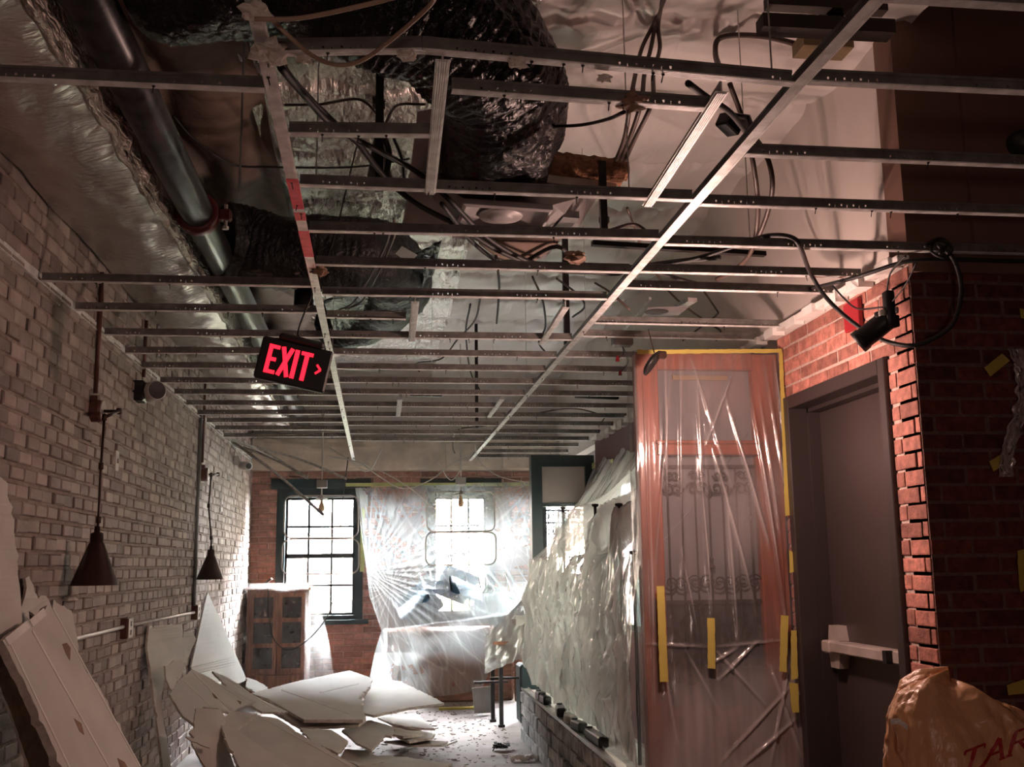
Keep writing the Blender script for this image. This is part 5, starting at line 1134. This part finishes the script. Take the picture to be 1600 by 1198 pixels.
# big board in the left foreground
board([(4, 1000), (44, 970), (52, 978), (76, 944), (105, 990), (112, 1000), (140, 1062), (152, 1066), (212, 1185), (330, 1420), (215, 1445), (100, 1205), (40, 1068)], (40, 972), 0, (.90, -.10, .42), 'big white panelled board leaning at the left foreground', .03, 'gypsum_face', grp=ln_, x=-1.30,
      lines=(((50, 985), (300, 1430), .012), ((82, 950), (330, 1400), .010), ((14, 1002), (118, 1220), .010), ((10, 1003), (44, 975), .03), ((48, 974), (70, 955), .03)), rag=.008,
      holes=([(97, 1006), (104, 1004), (110, 1012), (109, 1032), (103, 1022)], [(115, 1122), (127, 1130), (131, 1148), (124, 1142)], [(183, 1184), (194, 1190), (200, 1200), (188, 1200)]))
board([(-25, 740), (4, 756), (6, 775), (20, 792), (24, 850), (31, 915), (36, 975), (14, 992), (-10, 1010), (-40, 1000)], (10, 880), 0, (.96, -.22, .12), 'tall pinkish board edge standing at the left photo border', .02, 'gypsum_face', grp=ln_, x=-1.37, rag=.006)
board([(28, 900), (44, 915), (60, 935), (68, 930), (112, 955), (128, 1040), (150, 1068), (120, 1040), (90, 975), (60, 960), (30, 985)], (60, 960), 0, (.93, -.12, .3), 'torn paper-backed board behind the big leaning board', .012, 'gypsum_face', grp=ln_, x=-1.375, rag=.015)
board([(8, 1010), (40, 1075), (100, 1210), (200, 1420), (150, 1440), (60, 1240), (12, 1100), (-30, 1000)], (30, 1060), 0, (.93, -.3, .2), 'dark brown-backed board behind the big leaning board', .012, 'kraft_paper', grp=ln_, x=-1.36)
board([(226, 978), (285, 975), (290, 1036), (262, 1040), (250, 1092), (268, 1200), (300, 1330), (272, 1330)], (240, 985), 0, (.93, -.22, .30), 'narrow white board leaning on the brick below the outlet box', .014, 'gypsum_paint', grp=ln_, x=-1.385, rag=.005)
board([(325, 925), (386, 1062), (330, 1085), (288, 1042), (300, 1005), (316, 950)], (325, 930), 0, (.90, -.32, .30), 'pointed triangular white board leaning against the left wall', .014, 'gypsum_paint', grp=ln_, x=-1.385, rag=.003)
board([(286, 988), (300, 984), (306, 998), (290, 1036), (286, 1020)], (296, 1000), 0, (.90, -.3, .3), 'small torn strip between the narrow and triangular boards', .012, 'gypsum_paint', grp=ln_, x=-1.36)
board([(258, 1040), (284, 1030), (290, 1044), (268, 1078), (260, 1062)], (270, 1050), 0, (.85, -.4, .3), 'small broken corner resting against the narrow leaning board', .012, 'gypsum_paint', grp=ln_, x=-1.22)
# the pile
board([(456, 1066), (546, 1047), (582, 1059), (579, 1072), (559, 1091), (568, 1095), (565, 1106), (572, 1118), (520, 1100)], (475, 1124), 7.62, (0, -.10, 1), 'white board lying at the back on top of the pile', .018, 'gypsum_paint', lines=(((500, 1082), (560, 1068), .014),))
board([(392, 1083), (456, 1066), (500, 1083), (540, 1098), (572, 1118), (567, 1124), (475, 1124), (418, 1091)], (475, 1124), 7.5, (0, -.10, 1), 'smooth white board lying at the front on top of the pile', .022, 'gypsum_paint', lines=(((440, 1078), (545, 1115), .006),), rag=.005)
board([(583, 1060), (625, 1064), (655, 1078), (694, 1098), (640, 1105), (584, 1117), (566, 1113), (569, 1092)], (584, 1117), 7.9, (-.03, -.06, 1), 'cream board at the right top of the pile', .018, 'gypsum_face')
board([(534, 1139), (578, 1120), (616, 1135), (612, 1150), (603, 1148), (581, 1168), (556, 1158)], (581, 1168), 7.3, (.05, -.12, 1), 'curled grey board fragment below the pile middle', .015, 'gypsum_face', curve=.12)
board([(590, 1120), (650, 1114), (664, 1126), (680, 1138), (640, 1136), (612, 1130)], (680, 1138), 8.2, (.05, .03, 1), 'dark-shaded board sticking out right under the cream board', .015)
board([(562, 1183), (600, 1180), (631, 1182), (668, 1188), (706, 1192), (694, 1199), (640, 1206), (570, 1210)], (631, 1192), 7.3, (0, -.02, 1), 'flat pale board on the floor at the bottom of the photo', .015)
board([(469, 1137), (519, 1140), (544, 1157), (538, 1168), (528, 1176), (490, 1160)], (528, 1175), 6.9, (.1, -.12, 1), 'jagged grey board below the long white board', .015)
board([(365, 1139), (400, 1116), (434, 1122), (475, 1150), (540, 1187), (600, 1222), (520, 1260), (453, 1200)], (469, 1198), 6.2, (.12, -.15, 1), 'long grey slab with straight edges lying at the front of the pile', .026, lines=(((410, 1122), (560, 1204), .006),))
board([(343, 1125), (362, 1111), (402, 1114), (372, 1140), (430, 1182), (520, 1245), (420, 1290), (375, 1200), (355, 1160)], (375, 1198), 5.9, (.3, -.2, 1), 'tan board sloping down under the long grey slab', .018)
board([(265, 1084), (282, 1062), (300, 1045), (330, 1060), (372, 1082), (400, 1096), (372, 1106), (360, 1114), (340, 1106), (318, 1104), (308, 1112), (312, 1138), (286, 1118)], (312, 1138), 6.6, (.5, -.35, 1), 'large torn ribbed board at the left of the pile', .016, 'gypsum_paint', lines=(((302, 1050), (360, 1110), .010), ((288, 1064), (330, 1104), .008), ((330, 1062), (388, 1098), .008)), holes=([(331, 1083), (337, 1084), (340, 1092), (335, 1090)], [(370, 1094), (377, 1096), (376, 1101)]))
board([(332, 1048), (352, 1056), (372, 1068), (396, 1086), (420, 1098), (452, 1112), (410, 1112), (366, 1086)], (390, 1083), 7.8, (.45, -.15, 1), 'white ribbed board between triangular board and pile top', .014, 'gypsum_paint', lines=(((345, 1055), (430, 1108), .008),))
board([(386, 1058), (398, 1062), (414, 1070), (420, 1078), (400, 1082), (384, 1072)], (400, 1070), 8.8, (.2, -.2, 1), 'small white shard behind the long top board', .014, 'gypsum_paint')
board([(306, 1106), (345, 1108), (352, 1120), (348, 1150), (372, 1210), (330, 1215), (300, 1160)], (340, 1150), 6.3, (.6, -.5, .8), 'shaded curling board below the torn ribbed board', .012, 'gypsum_face')
board([(290, 1150), (330, 1160), (328, 1168), (300, 1158)], (315, 1158), 6.1, (.4, -.6, .8), 'thin white splinter under the torn ribbed board', .008)
board([(475, 1126), (572, 1123), (560, 1132), (470, 1136), (415, 1104), (392, 1084)], (475, 1132), 7.6, (.0, -.25, 1), 'shaded board directly under the long white top board', .02, 'gypsum_face')
board([(620, 1150), (650, 1140), (680, 1146), (676, 1152), (640, 1158)], (650, 1150), 8.0, (0, .03, 1), 'white rounded scrap at the right foot of the pile', .014, 'gypsum_paint')
board([(600, 1158), (640, 1154), (700, 1158), (690, 1164), (640, 1164)], (650, 1160), 7.95, (0, 0, 1), 'long thin lath on the floor right of the pile', .012, 'gypsum_face')
board([(540, 1170), (575, 1172), (600, 1190), (560, 1196), (530, 1184)], (565, 1185), 7.4, (.05, -.1, 1), 'broken grey slab at the front right of the pile', .016)
board([(612, 1128), (640, 1132), (668, 1146), (630, 1150), (610, 1146)], (640, 1145), 8.0, (.1, .05, 1), 'broken slab between shaded board and rounded scrap', .016)
for i, (px, py, lab) in enumerate(((633, 1172, 'bent white splinter on the floor before the pile'), (612, 1182, 'short white splinter beside the flat pale board'), (690, 1166, 'tiny chip on the floor right of the lath'))):
    p = P(px, py, z=.02 if i < 3 else .5); m = MB(); m.bar(p, p+Vector((.12, .05, .03)), .03, .012); o = m.build('drywall_chip', 'gypsum_paint', loc=p); tag(o, lab, 'drywall chip', 'drywall chips')
m = MB()
for i in range(700):
    x, y = random.uniform(-.2, 1.15), random.uniform(7.4, 11.3); s = random.uniform(.004, .014)*(1 if random.random() < .93 else 2.2)
    if x > 1.12: continue
    a = random.random()*6.28; q = [Vector((x+s*math.cos(a+k*1.57+jit(.4)), y+s*math.sin(a+k*1.57+jit(.4)), .002)) for k in range(4)]
    m.prism([v+Vector((0, 0, s*.3+jit(.002))) for v in q], (0, 0, 1), s*.3)
o = m.build('floor_debris', 'debris', loc=(.5, 9, 0)); tag(o, 'scattered crumbs of plaster and paper over the dusty floor', 'debris', kind='stuff')
m = MB()
for k in range(16):
    p = P(783, 1166, z=.03)+Vector((jit(.05), jit(.03), jit(.02))); d = Vector((jit(1), jit(1), jit(.5))).normalized()*.05; m.bar(p-d*.6, p+d*.6, .025, .008)
o = m.build('black_scrap', 'black_plastic', loc=P(783, 1166, z=.01)); tag(o, 'crumpled black scrap lying on the dusty floor', 'scrap')
m = MB(); p = P(820, 1185, z=.02); m.tube(spline([p+Vector((-.10, 0, 0)), p+Vector((-.05, .02, .01)), p+Vector((0, 0, 0)), p+Vector((.05, .02, .01)), p+Vector((.10, 0, 0))], 5), [.018+.006*math.sin(k*1.7) for k in range(21)], 8); o = m.build('foam_strip', 'gypsum_paint', smooth=True, loc=p); tag(o, 'pale foam strip on the floor beside the knee wall', 'foam')

# ------------------------------------------------------------------ shopping bag on a stool at the lower right
by = 3.15
c = P(1530, 1200, y=by); tz = c.z-.20
st = thing('wooden_stool', (c.x, c.y, 0), 'wooden stool below the bag in the right corner', 'stool')
m = MB(); m.box((c.x-.3, c.y-.22, tz-.04), (c.x+.3, c.y+.22, tz), bev=.01); world_part(m, 'seat', 'wood_table', st)
for sx in (-.25, .25):
    for sy in (-.17, .17): m = MB(); m.bar((c.x+sx, c.y+sy, 0), (c.x+sx, c.y+sy, tz-.04), .04, .04); world_part(m, 'leg', 'wood_table', st)
def bagf(u, v):
    a = 2*math.pi*u; s = v
    prof = [(0, .0), (.08, .88), (.25, 1.0), (.5, .97), (.72, .86), (.86, .70), (.95, .45), (1, .02)]
    for (v0, r0), (v1, r1) in zip(prof[:-1], prof[1:]):
        if s <= v1: rr_ = r0+(r1-r0)*(s-v0)/(v1-v0); break
    up_ = min(1, s*1.1)
    ca, sa = math.cos(a), math.sin(a); fold = 1+.22*N(ca*1.3, sa*1.3, s*1.2)+.10*(1-2*abs(N(ca*3+s*2, sa*3, s*1.5, 1)))+.05*(1-2*abs(N(ca*7, sa*7, s*3)))+.02*N(ca*14, sa*14, s*16)-.06
    x = .27*rr_*math.cos(a)*fold; y = .20*rr_*math.sin(a)*fold
    h = .45*(1-(1-s)**1.25)*(1+.12*N(ca*1.6, sa*1.6, 5)-.10*ca*s)
    h *= 1-.10*max(0, math.cos(a)*rr_-.2)+.03*N(a*2, s*3)
    lean = -.09*s*s
    return Vector((c.x+x+lean+.02, c.y+y, tz+.002+h))
bag = thing('shopping_bag', (c.x, c.y, tz), 'crumpled orange-tan plastic shopping bag with red lettering at the lower right', 'bag')
m = MB(); m.grid(bagf, 150, 90); bo = world_part(m, 'bag_body', 'bag_skin', bag, True)
m = MB(); tp = P(1415, 1130, y=by-.05)
m.grid(lambda u, v: P(1392+26*u, 1124+10*u+8*v-6*math.sin(math.pi*u), y=by-.12+.02*v)+Vector((0, .01*N(u*5, v*4), 0)), 10, 4); world_part(m, 'handle_loop', 'joint_tape', bag, solid=.002)
# red letters laid on the bag surface
from mathutils.bvhtree import BVHTree
gv = [bagf(i/150, j/90) for j in range(91) for i in range(151)]
gf = [[j*151+i, j*151+i+1, (j+1)*151+i+1, (j+1)*151+i] for j in range(90) for i in range(150)]
bvh = BVHTree.FromPolygons(gv, gf)
def strokes(ch):
    return {'T': [((0, 1), (.8, 1)), ((.4, 1), (.4, 0)), ((0, 1), (0, .85)), ((.8, 1), (.8, .85)), ((.25, 0), (.55, 0))], 'A': [((0, 0), (.42, 1)), ((.42, 1), (.84, 0)), ((.17, .38), (.67, .38)), ((-.1, 0), (.1, 0)), ((.72, 0), (.96, 0))],
            'R': [((.1, 0), (.1, 1)), ((.1, 1), (.55, .98)), ((.55, .98), (.72, .75)), ((.72, .75), (.55, .5)), ((.55, .5), (.1, .5)), ((.4, .5), (.85, 0)), ((0, 0), (.25, 0))]}[ch]
lo = (1497, 1212); ux, uy = (38, -15), (12, -38)
for k, ch in enumerate('TAR'):
    m = MB()
    for (a0, b0), (a1, b1) in strokes(ch):
        n_s = 8; prev = None
        for i in range(n_s+1):
            t = i/n_s; a_, b_ = a0+(a1-a0)*t+k*.98, b0+(b1-b0)*t
            px, py = lo[0]+ux[0]*a_+uy[0]*b_, lo[1]+ux[1]*a_+uy[1]*b_
            d = (P(px, py, y=by)-EYE).normalized(); hit = bvh.ray_cast(EYE, d)
            if hit[0] is None: prev = None; continue
            q = hit[0]-d*.002
            if prev is not None: m.bar(prev, q, .011 if abs(b1-b0) > .3 else .006, .0012, up=-d)
            prev = q
    if m.v: world_part(m, 'letter', 'letter_red', bag, label='red letter printed on the bag')
